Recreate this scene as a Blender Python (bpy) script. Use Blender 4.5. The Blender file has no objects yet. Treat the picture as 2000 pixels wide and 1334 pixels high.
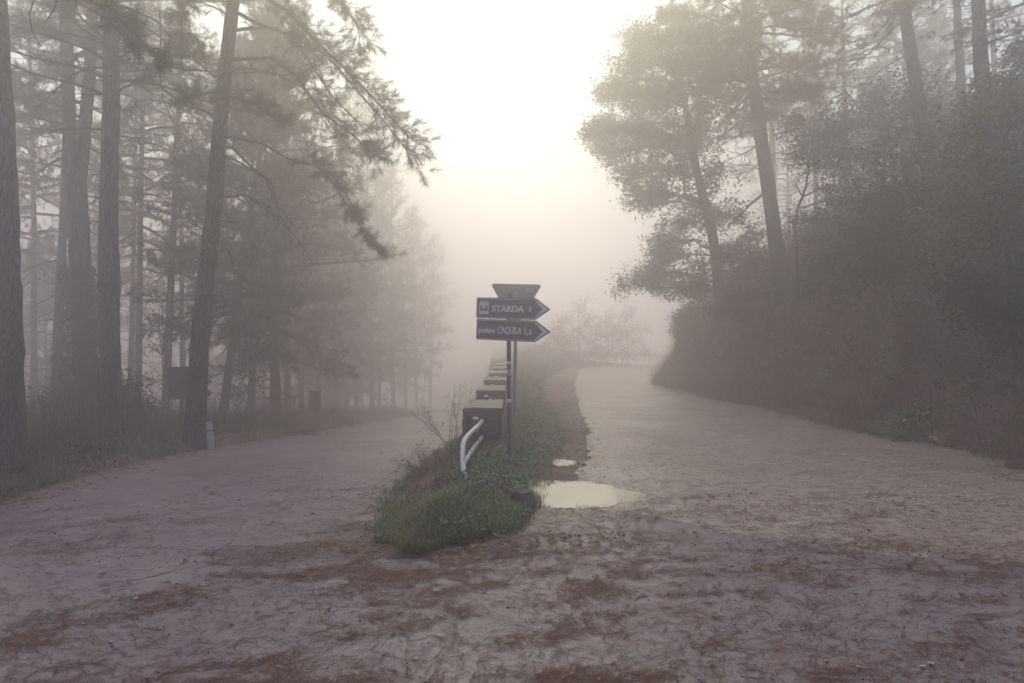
import bpy, math, random
import numpy as np
from mathutils import Vector, Matrix

PI = math.pi
C = bpy.context.scene.collection
scene = bpy.context.scene
F0 = 1333.0
EYE = 1.6
R = np.random.default_rng(7)

# ------------------------------------------------------------------ helpers
def at(px, py, d):
    """point on the ray of photo pixel (px,py) at depth d"""
    return np.array([(px - 1000) / F0 * d, d, EYE - (py - 660) / F0 * d])

class MB:
    def __init__(self):
        self.v = []; self.f = {3: [], 4: []}; self.m = {3: [], 4: []}; self.n = 0; self.s = {3: [], 4: []}
    def add(self, V, Fc, mi=0, smooth=False):
        V = np.asarray(V, np.float32).reshape(-1, 3); Fc = np.asarray(Fc, np.int32)
        k = Fc.shape[1]
        self.f[k].append(Fc + self.n); self.m[k].append(np.full(len(Fc), mi, np.int32))
        self.s[k].append(np.full(len(Fc), smooth, bool))
        self.v.append(V); self.n += len(V)
        return self
    def addf(self, V, faces, mi=0):           # ragged small faces: triangulate fans
        V = np.asarray(V, np.float32)
        T = []
        Q = []
        for f in faces:
            if len(f) == 4: Q.append(f)
            else:
                for i in range(1, len(f) - 1): T.append((f[0], f[i], f[i + 1]))
        base = self.n; self.v.append(V); self.n += len(V)
        for k, L in ((3, T), (4, Q)):
            if L:
                self.f[k].append(np.array(L, np.int32) + base)
                self.m[k].append(np.full(len(L), mi, np.int32)); self.s[k].append(np.zeros(len(L), bool))
        return self
    def mesh(self, name, mats):
        me = bpy.data.meshes.new(name)
        V = np.concatenate(self.v) if self.v else np.zeros((0, 3), np.float32)
        me.vertices.add(len(V)); me.vertices.foreach_set('co', V.ravel())
        T = np.concatenate(self.f[3]) if self.f[3] else np.zeros((0, 3), np.int32)
        Q = np.concatenate(self.f[4]) if self.f[4] else np.zeros((0, 4), np.int32)
        loops = np.concatenate([T.ravel(), Q.ravel()]).astype(np.int32)
        me.loops.add(len(loops)); me.loops.foreach_set('vertex_index', loops)
        nt, nq = len(T), len(Q)
        me.polygons.add(nt + nq)
        st = np.concatenate([np.arange(nt) * 3, nt * 3 + np.arange(nq) * 4]).astype(np.int32)
        me.polygons.foreach_set('loop_start', st)
        mi = np.concatenate(self.m[3] + self.m[4]) if (self.m[3] or self.m[4]) else np.zeros(0, np.int32)
        me.polygons.foreach_set('material_index', mi.astype(np.int32))
        sm = np.concatenate(self.s[3] + self.s[4]) if (self.m[3] or self.m[4]) else np.zeros(0, bool)
        me.polygons.foreach_set('use_smooth', sm)
        me.update(calc_edges=True); me.validate()
        for m in (mats if isinstance(mats, (list, tuple)) else [mats]): me.materials.append(m)
        return me
    def build(self, name, mats, parent=None):
        return link(name, self.mesh(name, mats), parent)

def link(name, me, parent=None):
    o = bpy.data.objects.new(name, me); C.objects.link(o)
    if parent is not None: o.parent = parent
    return o

def tag(o, label=None, cat=None, group=None, kind=None):
    if label: o['label'] = label
    if cat: o['category'] = cat
    if group: o['group'] = group
    if kind: o['kind'] = kind
    return o

def empty(name, loc, label, cat, group=None, rot=(0, 0, 0)):
    o = bpy.data.objects.new(name, None); C.objects.link(o)
    o.empty_display_size = .2
    o.location = Vector([float(c) for c in loc]); o.rotation_euler = rot
    return tag(o, label, cat, group)

def norm(a):
    return a / np.maximum(np.linalg.norm(a, axis=-1, keepdims=True), 1e-9)

def tube(path, rad, sides=8, caps=True, rn=0.0, rng=None):
    P = np.asarray(path, float); n = len(P)
    rad = np.broadcast_to(np.asarray(rad, float), (n,)).copy()
    T = np.gradient(P, axis=0); T = norm(T)
    up = np.array([0, 0, 1.]) if abs(T[0][2]) < .9 else np.array([1., 0, 0])
    u = np.cross(up, T[0]); u /= np.linalg.norm(u)
    ang = np.arange(sides) / sides * 2 * PI
    V = []
    for i in range(n):
        u = u - T[i] * np.dot(u, T[i]); u /= np.linalg.norm(u); w = np.cross(T[i], u)
        rr = rad[i]
        if rn and rng is not None: rr = rad[i] * (1 + rng.normal(0, rn, sides))[:, None]
        V.append(P[i] + rr * (np.cos(ang)[:, None] * u + np.sin(ang)[:, None] * w))
    V = np.concatenate(V)
    i = np.arange(n - 1)[:, None] * sides; j = np.arange(sides)[None, :]; k = (j + 1) % sides
    Q = np.stack([i + j, i + k, i + sides + k, i + sides + j], -1).reshape(-1, 4)
    return V, Q

def add_tube(mb, path, rad, sides=8, mi=0, caps=True, rn=0, rng=None, smooth=True):
    V, Q = tube(path, rad, sides, rn=rn, rng=rng)
    mb.add(V, Q, mi, smooth)
    if caps:
        for ring, ctr, flip in ((V[:sides], path[0], True), (V[-sides:], path[-1], False)):
            VV = np.concatenate([ring, [ctr]]); j = np.arange(sides)
            t = np.stack([j, (j + 1) % sides, np.full(sides, sides)], -1)
            if flip: t = t[:, ::-1]
            mb.add(VV, t, mi)
    return mb

def segs(mb, P0, P1, r0, r1, mi=0):
    """many straight 3-sided twigs at once"""
    P0 = np.asarray(P0, float).reshape(-1, 3); P1 = np.asarray(P1, float).reshape(-1, 3)
    if len(P0) == 0: return
    d = norm(P1 - P0)
    a = np.where(np.abs(d[:, 2:3]) < .9, [[0, 0, 1.]], [[1., 0, 0]])
    u = norm(np.cross(a, d)); w = np.cross(d, u)
    r0 = np.broadcast_to(np.asarray(r0, float), (len(P0),))[:, None]; r1 = np.broadcast_to(np.asarray(r1, float), (len(P0),))[:, None]
    V = []
    for (P, r) in ((P0, r0), (P1, r1)):
        for k in range(3):
            an = k * 2 * PI / 3
            V.append(P + r * (math.cos(an) * u + math.sin(an) * w))
    V = np.stack(V, 1).reshape(-1, 3)
    b = np.arange(len(P0))[:, None, None] * 6
    q = np.array([[0, 1, 4, 3], [1, 2, 5, 4], [2, 0, 3, 5]])[None]
    mb.add(V, (b + q).reshape(-1, 4), mi)

def box(mb, c, s, rot=None, mi=0, bev=0.0, jit=0, rng=None):
    """box with chamfered edges; rot = 3x3"""
    bm_v = []
    hx, hy, hz = [q / 2 for q in s]
    import bmesh
    bm = bmesh.new(); bmesh.ops.create_cube(bm, size=1)
    for v in bm.verts: v.co = Vector((v.co.x * s[0], v.co.y * s[1], v.co.z * s[2]))
    if bev: bmesh.ops.bevel(bm, geom=bm.edges[:], offset=bev, segments=2, affect='EDGES', profile=.6)
    bm.verts.ensure_lookup_table()
    V = np.array([v.co[:] for v in bm.verts]); Fc = [[v.index for v in f.verts] for f in bm.faces]
    bm.free()
    if jit: V = V + rng.normal(0, jit, V.shape)
    if rot is not None: V = V @ np.asarray(rot).T
    mb.addf(V + np.asarray(c), Fc, mi)

def prism(mb, outline, y0, y1, Mx=None, off=(0, 0, 0), mi=0):
    """outline in xz, extruded along y"""
    o = np.asarray(outline, float); n = len(o)
    V = np.concatenate([np.c_[o[:, 0], np.full(n, y0), o[:, 1]], np.c_[o[:, 0], np.full(n, y1), o[:, 1]]])
    Fc = [list(range(n)), list(range(2 * n - 1, n - 1, -1))] + [[i, i + n, (i + 1) % n + n, (i + 1) % n] for i in range(n)]
    # fan triangulation ok for star-shaped outlines
    if Mx is not None: V = V @ np.asarray(Mx).T
    mb.addf(V + np.asarray(off), Fc, mi)

def round_poly(pts, r, n=5):
    """round the corners of a polygon"""
    pts = [np.array(p, float) for p in pts]; out = []
    rs = r if isinstance(r, (list, tuple)) else [r] * len(pts)
    for i, p in enumerate(pts):
        a = pts[i - 1] - p; b = pts[(i + 1) % len(pts)] - p
        la, lb = np.linalg.norm(a), np.linalg.norm(b)
        q = min(rs[i], la * .45, lb * .45)
        if q < 1e-5: out.append(p); continue
        A = p + a / la * q; B = p + b / lb * q
        for t in np.linspace(0, 1, n):
            out.append((1 - t) ** 2 * A + 2 * t * (1 - t) * p + t * t * B)
    return np.array(out)

def sstep(a, b, x):
    t = np.clip((np.asarray(x, float) - a) / (b - a), 0, 1); return t * t * (3 - 2 * t)

_perm = np.random.default_rng(99).random((256, 256))
def vn(x, y):
    x = np.asarray(x, float); y = np.asarray(y, float)
    xi = np.floor(x).astype(int); yi = np.floor(y).astype(int); fx = x - xi; fy = y - yi
    fx = fx * fx * (3 - 2 * fx); fy = fy * fy * (3 - 2 * fy)
    g = lambda i, j: _perm[i % 256, j % 256]
    return (g(xi, yi) * (1 - fx) + g(xi + 1, yi) * fx) * (1 - fy) + (g(xi, yi + 1) * (1 - fx) + g(xi + 1, yi + 1) * fx) * fy
def fbm(x, y, o=4):
    s = 0; a = .5; t = 0
    for k in range(o):
        s = s + a * vn(x * 2 ** k + 17.3 * k, y * 2 ** k + 5.1 * k); t += a; a *= .5
    return s / t

# ------------------------------------------------------------------ materials
def nodes_of(name):
    m = bpy.data.materials.new(name); m.use_nodes = True
    nt = m.node_tree; b = nt.nodes['Principled BSDF']
    return m, nt, b
def N(nt, t, **kw):
    n = nt.nodes.new(t)
    for k, v in kw.items():
        if k in n.inputs: n.inputs[k].default_value = v
        else: setattr(n, k, v)
    return n
def ramp(nt, fac, stops):
    r = nt.nodes.new('ShaderNodeValToRGB'); e = r.color_ramp.elements
    e[0].position, e[0].color = stops[0][0], (*stops[0][1], 1)
    e[1].position, e[1].color = stops[-1][0], (*stops[-1][1], 1)
    for p, c in stops[1:-1]:
        x = e.new(p); x.color = (*c, 1)
    nt.links.new(fac, r.inputs['Fac']); return r.outputs['Color']
def noise(nt, scale, detail=4, rough=.6, vec=None, dist=0):
    n = N(nt, 'ShaderNodeTexNoise'); n.inputs['Scale'].default_value = scale; n.inputs['Detail'].default_value = detail
    n.inputs['Roughness'].default_value = rough; n.inputs['Distortion'].default_value = dist
    if vec is not None: nt.links.new(vec, n.inputs['Vector'])
    return n.outputs['Fac']
def objco(nt, scale=(1, 1, 1), rot=(0, 0, 0)):
    t = nt.nodes.new('ShaderNodeTexCoord'); mp = nt.nodes.new('ShaderNodeMapping')
    mp.inputs['Scale'].default_value = scale; mp.inputs['Rotation'].default_value = rot
    nt.links.new(t.outputs['Object'], mp.inputs['Vector']); return mp.outputs['Vector']
def mixc(nt, fac, a, b, mode='MIX'):
    n = nt.nodes.new('ShaderNodeMix'); n.data_type = 'RGBA'; n.blend_type = mode
    for inp, v in ((n.inputs[0], fac), (n.inputs[6], a), (n.inputs[7], b)):
        if hasattr(v, 'is_output') or isinstance(v, bpy.types.NodeSocket): nt.links.new(v, inp)
        elif isinstance(v, (tuple, list)): inp.default_value = (*v, 1)
        else: inp.default_value = v
    return n.outputs[2]
def mrange(nt, v, a, b, c=0, d=1, smooth=False):
    n = nt.nodes.new('ShaderNodeMapRange'); n.inputs[1].default_value = a; n.inputs[2].default_value = b
    n.inputs[3].default_value = c; n.inputs[4].default_value = d
    if smooth: n.interpolation_type = 'SMOOTHSTEP'
    nt.links.new(v, n.inputs[0]); return n.outputs[0]
def mth(nt, op, a, b=None):
    n = nt.nodes.new('ShaderNodeMath'); n.operation = op
    for i, v in ((0, a), (1, b)):
        if v is None: continue
        if isinstance(v, bpy.types.NodeSocket): nt.links.new(v, n.inputs[i])
        else: n.inputs[i].default_value = v
    return n.outputs[0]
def bump(nt, b, h, strength=.4, dist=.01):
    n = nt.nodes.new('ShaderNodeBump'); n.inputs['Strength'].default_value = strength; n.inputs['Distance'].default_value = dist
    nt.links.new(h, n.inputs['Height']); nt.links.new(n.outputs['Normal'], b.inputs['Normal'])

def leaf_mat(name, cols, rough=.55, trans=.25):
    m, nt, b = nodes_of(name)
    g = nt.nodes.new('ShaderNodeNewGeometry')
    c = ramp(nt, g.outputs['Random Per Island'], [(i / (len(cols) - 1), q) for i, q in enumerate(cols)])
    nt.links.new(c, b.inputs['Base Color']); b.inputs['Roughness'].default_value = rough
    b.inputs['Specular IOR Level'].default_value = .3
    if trans:
        t = nt.nodes.new('ShaderNodeBsdfTranslucent'); nt.links.new(c, t.inputs['Color'])
        mx = nt.nodes.new('ShaderNodeMixShader'); mx.inputs[0].default_value = trans
        nt.links.new(b.outputs[0], mx.inputs[1]); nt.links.new(t.outputs[0], mx.inputs[2])
        nt.links.new(mx.outputs[0], nt.nodes['Material Output'].inputs['Surface'])
    return m

def make_mats():
    M = {}
    # asphalt: worn grey, cracked, damp
    m, nt, b = nodes_of('worn_asphalt')
    v = objco(nt)
    n1 = noise(nt, .55, 5, .6, v); n2 = noise(nt, 75, 3, .8, v); n3 = noise(nt, 6, 5, .65, v)
    c = ramp(nt, n1, [(.3, (.20, .152, .178)), (.55, (.27, .212, .24)), (.75, (.35, .285, .312))])
    c = mixc(nt, mrange(nt, n2, .38, .62), mixc(nt, .72, c, (.06, .048, .062)), c)
    spk = N(nt, 'ShaderNodeTexVoronoi'); spk.inputs['Scale'].default_value = 95; nt.links.new(v, spk.inputs['Vector'])
    c = mixc(nt, mrange(nt, spk.outputs['Distance'], .2, .05), c, (.5, .45, .46))
    # cracks
    wv = mixc(nt, .12, v, noise_vec(nt, v, 3.0))
    cr = N(nt, 'ShaderNodeTexVoronoi'); cr.feature = 'DISTANCE_TO_EDGE'; cr.inputs['Scale'].default_value = 1.3; nt.links.new(wv, cr.inputs['Vector'])
    cm = mth(nt, 'MULTIPLY', mrange(nt, cr.outputs['Distance'], .018, .004), mrange(nt, noise(nt, .5, 2, .5, v), .5, .6))
    c = mixc(nt, mth(nt, 'MULTIPLY', cm, .8), c, (.025, .018, .02))
    # old needle stain, streaky along the road
    st = noise(nt, 1.0, 6, .7, objco(nt, (1.6, 1.1, 1), (0, 0, .35)))
    st2 = noise(nt, 9, 4, .75, objco(nt, (1.0, 2.4, 1), (0, 0, .35)))
    c = mixc(nt, mth(nt, 'MULTIPLY', mth(nt, 'MULTIPLY', mrange(nt, st, .48, .62), mrange(nt, st2, .48, .58)), .55), c, (.085, .042, .036))
    # fine horizontal grit far away
    nt.links.new(c, b.inputs['Base Color'])
    r = mrange(nt, n1, .3, .7, .46, .28); nt.links.new(r, b.inputs['Roughness'])
    b.inputs['Specular IOR Level'].default_value = .5
    h = mth(nt, 'ADD', mth(nt, 'MULTIPLY', n2, .7), mth(nt, 'MULTIPLY', n3, .25)); h = mth(nt, 'SUBTRACT', h, cm)
    bump(nt, b, h, .35, .008); M['asphalt'] = m
    # gravel road
    m, nt, b = nodes_of('pale_gravel')
    v = objco(nt)
    n1 = noise(nt, .7, 5, .65, v); n2 = noise(nt, 48, 3, .8, v); n3 = noise(nt, 9, 5, .75, objco(nt, (1, 1.6, 1)))
    c = ramp(nt, n1, [(.3, (.37, .285, .25)), (.5, (.48, .385, .335)), (.72, (.58, .475, .405))])
    c = mixc(nt, mrange(nt, n2, .38, .6), mixc(nt, .7, c, (.09, .065, .065)), c)
    c = mixc(nt, mth(nt, 'MULTIPLY', mrange(nt, n3, .47, .6), .8), c, (.125, .078, .072))
    spk = N(nt, 'ShaderNodeTexVoronoi'); spk.inputs['Scale'].default_value = 42; nt.links.new(v, spk.inputs['Vector'])
    c = mixc(nt, mrange(nt, spk.outputs['Distance'], .2, .08), c, (.5, .45, .40))
    nt.links.new(c, b.inputs['Base Color'])
    nt.links.new(mrange(nt, n1, .3, .7, .48, .26), b.inputs['Roughness']); b.inputs['Specular IOR Level'].default_value = .4
    bump(nt, b, mth(nt, 'ADD', mth(nt, 'MULTIPLY', n2, .8), mth(nt, 'MULTIPLY', n3, .5)), .4, .012); M['gravel'] = m
    # soil / forest floor
    m, nt, b = nodes_of('needle_soil')
    v = objco(nt); n1 = noise(nt, .5, 5, .6, v); n2 = noise(nt, 45, 4, .75, v)
    c = ramp(nt, n2, [(.3, (.10, .066, .062)), (.5, (.23, .148, .138)), (.7, (.34, .235, .215))])
    c = mixc(nt, mrange(nt, n1, .45, .65), c, mixc(nt, n2, (.03, .032, .018), (.10, .08, .045)))
    nt.links.new(c, b.inputs['Base Color']); b.inputs['Roughness'].default_value = .85
    bump(nt, b, n2, .8, .03); M['soil'] = m
    # bark
    def bark(name, a, d, e, sc=1):
        m, nt, b = nodes_of(name)
        v = objco(nt, (1, 1, .22))
        vo = N(nt, 'ShaderNodeTexVoronoi'); vo.feature = 'DISTANCE_TO_EDGE'; vo.inputs['Scale'].default_value = 34 * sc
        nt.links.new(mixc(nt, .10, v, noise_vec(nt, v, 7)), vo.inputs['Vector'])
        n = noise(nt, 30, 5, .7, v); n0 = noise(nt, 2.2, 3, .6, objco(nt))
        pl = mrange(nt, vo.outputs['Distance'], 0, .22)
        c = mixc(nt, pl, a, mixc(nt, n, d, e)); c = mixc(nt, mrange(nt, n0, .5, .7), c, mixc(nt, .5, c, (.06, .065, .04)))
        nt.links.new(c, b.inputs['Base Color']); b.inputs['Roughness'].default_value = .9; b.inputs['Specular IOR Level'].default_value = .2
        bump(nt, b, mth(nt, 'ADD', pl, mth(nt, 'MULTIPLY', n, .5)), .9, .03)
        return m
    M['bark'] = bark('pine_bark', (.016, .011, .013), (.06, .043, .045), (.15, .115, .11))
    M['bark2'] = bark('smooth_bark', (.035, .028, .026), (.06, .05, .045), (.12, .10, .09), 2)
    M['twig'] = simple('twig_wood', (.035, .026, .026), .9)
    M['drystem'] = leaf_mat('dry_stem', [(.10, .055, .04), (.17, .10, .07), (.06, .032, .028), (.22, .15, .10)], .8, 0)
    M['needle'] = leaf_mat('pine_needle', [(.022, .032, .018), (.04, .052, .026), (.03, .04, .024), (.06, .055, .03)], .5, .12)
    M['needle_litter'] = leaf_mat('fallen_needle', [(.075, .018, .015), (.12, .032, .022), (.045, .012, .014), (.17, .052, .028), (.028, .010, .013)], .6, 0)
    M['oak'] = leaf_mat('oak_leaf', [(.04, .05, .022), (.065, .07, .03), (.05, .06, .028), (.09, .08, .03)], .5, .25)
    M['shrub'] = leaf_mat('shrub_leaf', [(.022, .03, .014), (.04, .05, .02), (.05, .06, .025), (.03, .034, .02)], .45, .2)
    M['shrub_yellow'] = leaf_mat('yellowing_leaf', [(.07, .08, .025), (.20, .19, .05), (.33, .28, .07), (.10, .115, .035), (.26, .24, .07)], .45, .25)
    M['yellow'] = leaf_mat('autumn_leaf', [(.20, .12, .03), (.13, .09, .03), (.09, .08, .03), (.24, .16, .05)], .5, .3)
    M['bramble'] = leaf_mat('bramble_leaf', [(.022, .026, .016), (.05, .055, .028), (.05, .03, .026), (.09, .05, .04), (.025, .035, .022), (.06, .065, .035), (.17, .15, .10)], .5, .15)
    M['cover'] = leaf_mat('clover_leaf', [(.05, .095, .05), (.13, .21, .11), (.08, .135, .07), (.24, .33, .19), (.12, .11, .06)], .4, .15)
    M['bankgrass'] = leaf_mat('bleached_bank_grass', [(.27, .145, .115), (.15, .08, .065), (.40, .24, .185), (.11, .06, .055)], .7, .15)
    M['palestem'] = leaf_mat('pale_dead_stem', [(.26, .18, .14), (.38, .28, .22), (.16, .10, .08)], .8, 0)
    M['grass'] = leaf_mat('green_grass', [(.08, .13, .04), (.15, .22, .075), (.10, .12, .05), (.24, .25, .10), (.15, .12, .07)], .5, .2)
    M['drygrass'] = leaf_mat('dry_grass', [(.085, .05, .035), (.13, .085, .055), (.06, .045, .028), (.16, .11, .065), (.05, .05, .025)], .7, .15)
    M['litter'] = leaf_mat('leaf_litter', [(.22, .12, .035), (.13, .06, .03), (.28, .19, .07), (.07, .035, .03), (.20, .13, .10)], .6, 0)
    M['pebble'] = leaf_mat('pebble', [(.30, .27, .25), (.18, .15, .15), (.09, .07, .075), (.42, .38, .35), (.14, .11, .10)], .6, 0)
    # stone
    m, nt, b = nodes_of('old_stone')
    v = objco(nt); n = noise(nt, 7, 6, .7, v); n2 = noise(nt, 45, 4, .7, v)
    c = ramp(nt, n, [(.3, (.018, .013, .015)), (.5, (.05, .036, .035)), (.62, (.09, .06, .05)), (.75, (.13, .10, .085))])
    vo = N(nt, 'ShaderNodeTexVoronoi'); vo.inputs['Scale'].default_value = 9; nt.links.new(v, vo.inputs['Vector'])
    c = mixc(nt, mth(nt, 'MULTIPLY', mrange(nt, vo.outputs['Distance'], .28, .16), mrange(nt, n2, .4, .6)), c, (.16, .15, .12))
    nt.links.new(c, b.inputs['Base Color']); b.inputs['Roughness'].default_value = .8
    bump(nt, b, mth(nt, 'ADD', n, mth(nt, 'MULTIPLY', n2, .4)), .9, .03); M['stone'] = m
    # cap: pale wet slab with brown needle streaks
    m, nt, b = nodes_of('weathered_cap_stone')
    v = objco(nt); n = noise(nt, 5, 6, .7, v); n2 = noise(nt, 11, 5, .75, objco(nt, (1, 3.0, 1)))
    c = ramp(nt, n, [(.3, (.05, .035, .034)), (.5, (.125, .095, .088)), (.7, (.25, .21, .185))])
    c = mixc(nt, mrange(nt, n2, .47, .58), c, (.07, .034, .03))
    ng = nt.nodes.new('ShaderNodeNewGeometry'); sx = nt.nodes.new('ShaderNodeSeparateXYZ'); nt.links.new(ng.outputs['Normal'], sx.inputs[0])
    side_col = mixc(nt, mrange(nt, n, .45, .65), (.022, .017, .02), (.065, .05, .05))
    c = mixc(nt, mrange(nt, sx.outputs['Z'], .4, .8), side_col, c)  # upright faces of the slab get a darker tone than its top
    nt.links.new(c, b.inputs['Base Color']); b.inputs['Roughness'].default_value = .45
    bump(nt, b, mth(nt, 'ADD', n, n2), .7, .015); M['cap'] = m
    # painted pipe: white paint with rust
    m, nt, b = nodes_of('chipped_white_paint')
    v = objco(nt); n = noise(nt, 9, 5, .7, v); n2 = noise(nt, 55, 3, .7, v)
    c = mixc(nt, mrange(nt, n, .4, .6), (.78, .72, .58), (.66, .60, .47))
    k = mrange(nt, mth(nt, 'ADD', mth(nt, 'MULTIPLY', n, .7), mth(nt, 'MULTIPLY', n2, .3)), .56, .62)
    c = mixc(nt, k, c, (.13, .07, .045)); nt.links.new(c, b.inputs['Base Color'])
    b.inputs['Roughness'].default_value = .4; bump(nt, b, k, .3, .004); M['pipe'] = m
    M['rustpipe'] = noisy('rusty_dark_pipe', (.018, .012, .016), (.06, .03, .025), 12, .7)
    M['sign_brown'] = noisy('brown_sign_film', (.062, .024, .022), (.085, .036, .032), 5, .42)
    M['sign_white'] = noisy('dull_white_sign_film', (.46, .43, .46), (.58, .54, .56), 9, .45)
    M['sign_black'] = noisy('dark_sign_film', (.025, .02, .04), (.05, .04, .06), 9, .5)
    M['metal'] = noisy('dull_galvanised_metal', (.11, .105, .14), (.17, .16, .19), 8, .55, .3)
    M['metal_dark'] = noisy('dark_grey_post_paint', (.035, .03, .05), (.065, .055, .075), 7, .5, .2)
    M['backplate'] = noisy('grey_sign_back', (.05, .046, .07), (.08, .074, .10), 6, .6, .2)
    M['darkback'] = noisy('dark_sign_back', (.012, .010, .016), (.022, .018, .026), 6, .7)
    M['palelabel'] = simple('pale_label', (.36, .34, .34), .5)
    M['mark_white'] = noisy('white_trail_paint', (.55, .52, .48), (.72, .68, .6), 20, .5)
    M['mark_red'] = noisy('red_trail_paint', (.26, .03, .025), (.36, .055, .04), 20, .5)
    M['mark_green'] = simple('green_sticker_ink', (.03, .07, .05), .5)
    M['concrete'] = noisy('pale_concrete', (.42, .37, .32), (.6, .54, .46), 6, .7)
    M['paper'] = simple('white_paper', (.82, .8, .76), .6)
    M['red'] = simple('red_print', (.5, .05, .06), .5)
    # puddle
    m, nt, b = nodes_of('muddy_water')
    b.inputs['Base Color'].default_value = (.62, .53, .37, 1); b.inputs['Roughness'].default_value = .04
    b.inputs['IOR'].default_value = 1.33; b.inputs['Specular IOR Level'].default_value = .7
    bump(nt, b, noise(nt, 9, 2, .5, objco(nt)), .05, .004); M['water'] = m
    return M
def noise_vec(nt, v, sc):
    n = N(nt, 'ShaderNodeTexNoise'); n.inputs['Scale'].default_value = sc; nt.links.new(v, n.inputs['Vector']); return n.outputs['Color']
def simple(name, c, r=.6):
    m, nt, b = nodes_of(name); b.inputs['Roughness'].default_value = r
    n = noise(nt, 14, 4, .6, objco(nt))
    nt.links.new(mixc(nt, n, tuple(q * .8 for q in c), tuple(min(1, q * 1.2) for q in c)), b.inputs['Base Color']); return m
def noisy(name, a, d, sc, r, metal=0):
    m, nt, b = nodes_of(name); n = noise(nt, sc, 6, .7, objco(nt))
    nt.links.new(mixc(nt, mrange(nt, n, .35, .65), a, d), b.inputs['Base Color'])
    nt.links.new(mrange(nt, n, .3, .7, r - .1, r + .15), b.inputs['Roughness']); b.inputs['Metallic'].default_value = metal
    return m
M = make_mats()

# ------------------------------------------------------------------ terrain
def I(x, pts):
    p = np.array(pts, float); return np.interp(x, p[:, 0], p[:, 1])
XR = [(0, -.75), (5.05, -.82), (5.25, -.98), (5.6, -1.10), (6.5, -1.14), (7.6, -1.12), (10, -1.05), (12, -1.02), (20, -1.2), (60, -2.2), (150, -5)]
XG = [(0, -.6), (5.05, -.62), (5.5, -.05), (6.2, .12), (6.9, .16), (7.7, .22), (8.6, .42), (10.7, .76), (15.2, .86), (21.3, .98), (26.7, 1.4), (30, 1.9), (35.5, 3.06), (37, 4.2), (39, 8), (42, 20), (43, 70), (150, 400)]
XV = [(0, -9), (5.0, -2.0), (5.6, .1), (6.2, .22), (7.7, .75), (8.9, 1.03), (11.2, 1.26), (15, 1.5), (21.3, 1.95), (26, 2.4), (30.5, 2.97), (35.5, 3.5), (37, 4.6), (39, 8.4), (42, 20.5), (43, 70), (150, 400)]
XE = [(-60, 8), (0, 6.9), (8.4, 6.35), (10.6, 6.5), (12.2, 5.94), (15.2, 5.7), (18.5, 5.4), (22.5, 5.1), (24.5, 5.25), (26.7, 5.8), (29, 6.7), (31, 7.9), (33, 9.9), (35, 14), (37, 25), (38, 70), (150, 400)]
def xl(y): return -5.0 + .18 * (vn(y * .6, 3.3) - .5)
def xr(y): return I(y, XR) + .12 * (vn(np.asarray(y) * 1.7, 8.1) - .5)
def xg(y): return I(y, XG) + .22 * (vn(np.asarray(y) * 1.3, 21.7) - .5)
def xv(y): return I(y, XV) + .14 * (vn(np.asarray(y) * .6, 31.7) - .5) + .10 * (vn(np.asarray(y) * 4.1, 33.7) - .5) + .06 * (vn(np.asarray(y) * 11, 35.7) - .5)
def xe(y): return I(y, XE) + .35 * (vn(np.asarray(y) * .7, 41.7) - .5)
def ya(x): return I(x, [(-2, 5.02), (-.8, 5.05), (0, 5.55), (.3, 6.0), (1.2, 6.35), (2.08, 5.54), (2.7, 5.15), (3.4, 4.85), (5, 4.5), (7, 4.2), (9, 4)]) + .25 * (vn(np.asarray(x) * 2.2, 51.7) - .5) + .14 * (vn(np.asarray(x) * 7.3, 53.7) - .5) + .07 * (vn(np.asarray(x) * 21, 55.7) - .5)
def zl(y):
    t = (np.asarray(y, float) - 8.6) / .9
    return -.092 * .9 * np.where(t > 30, t, np.log1p(np.exp(np.minimum(t, 30))))
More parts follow.
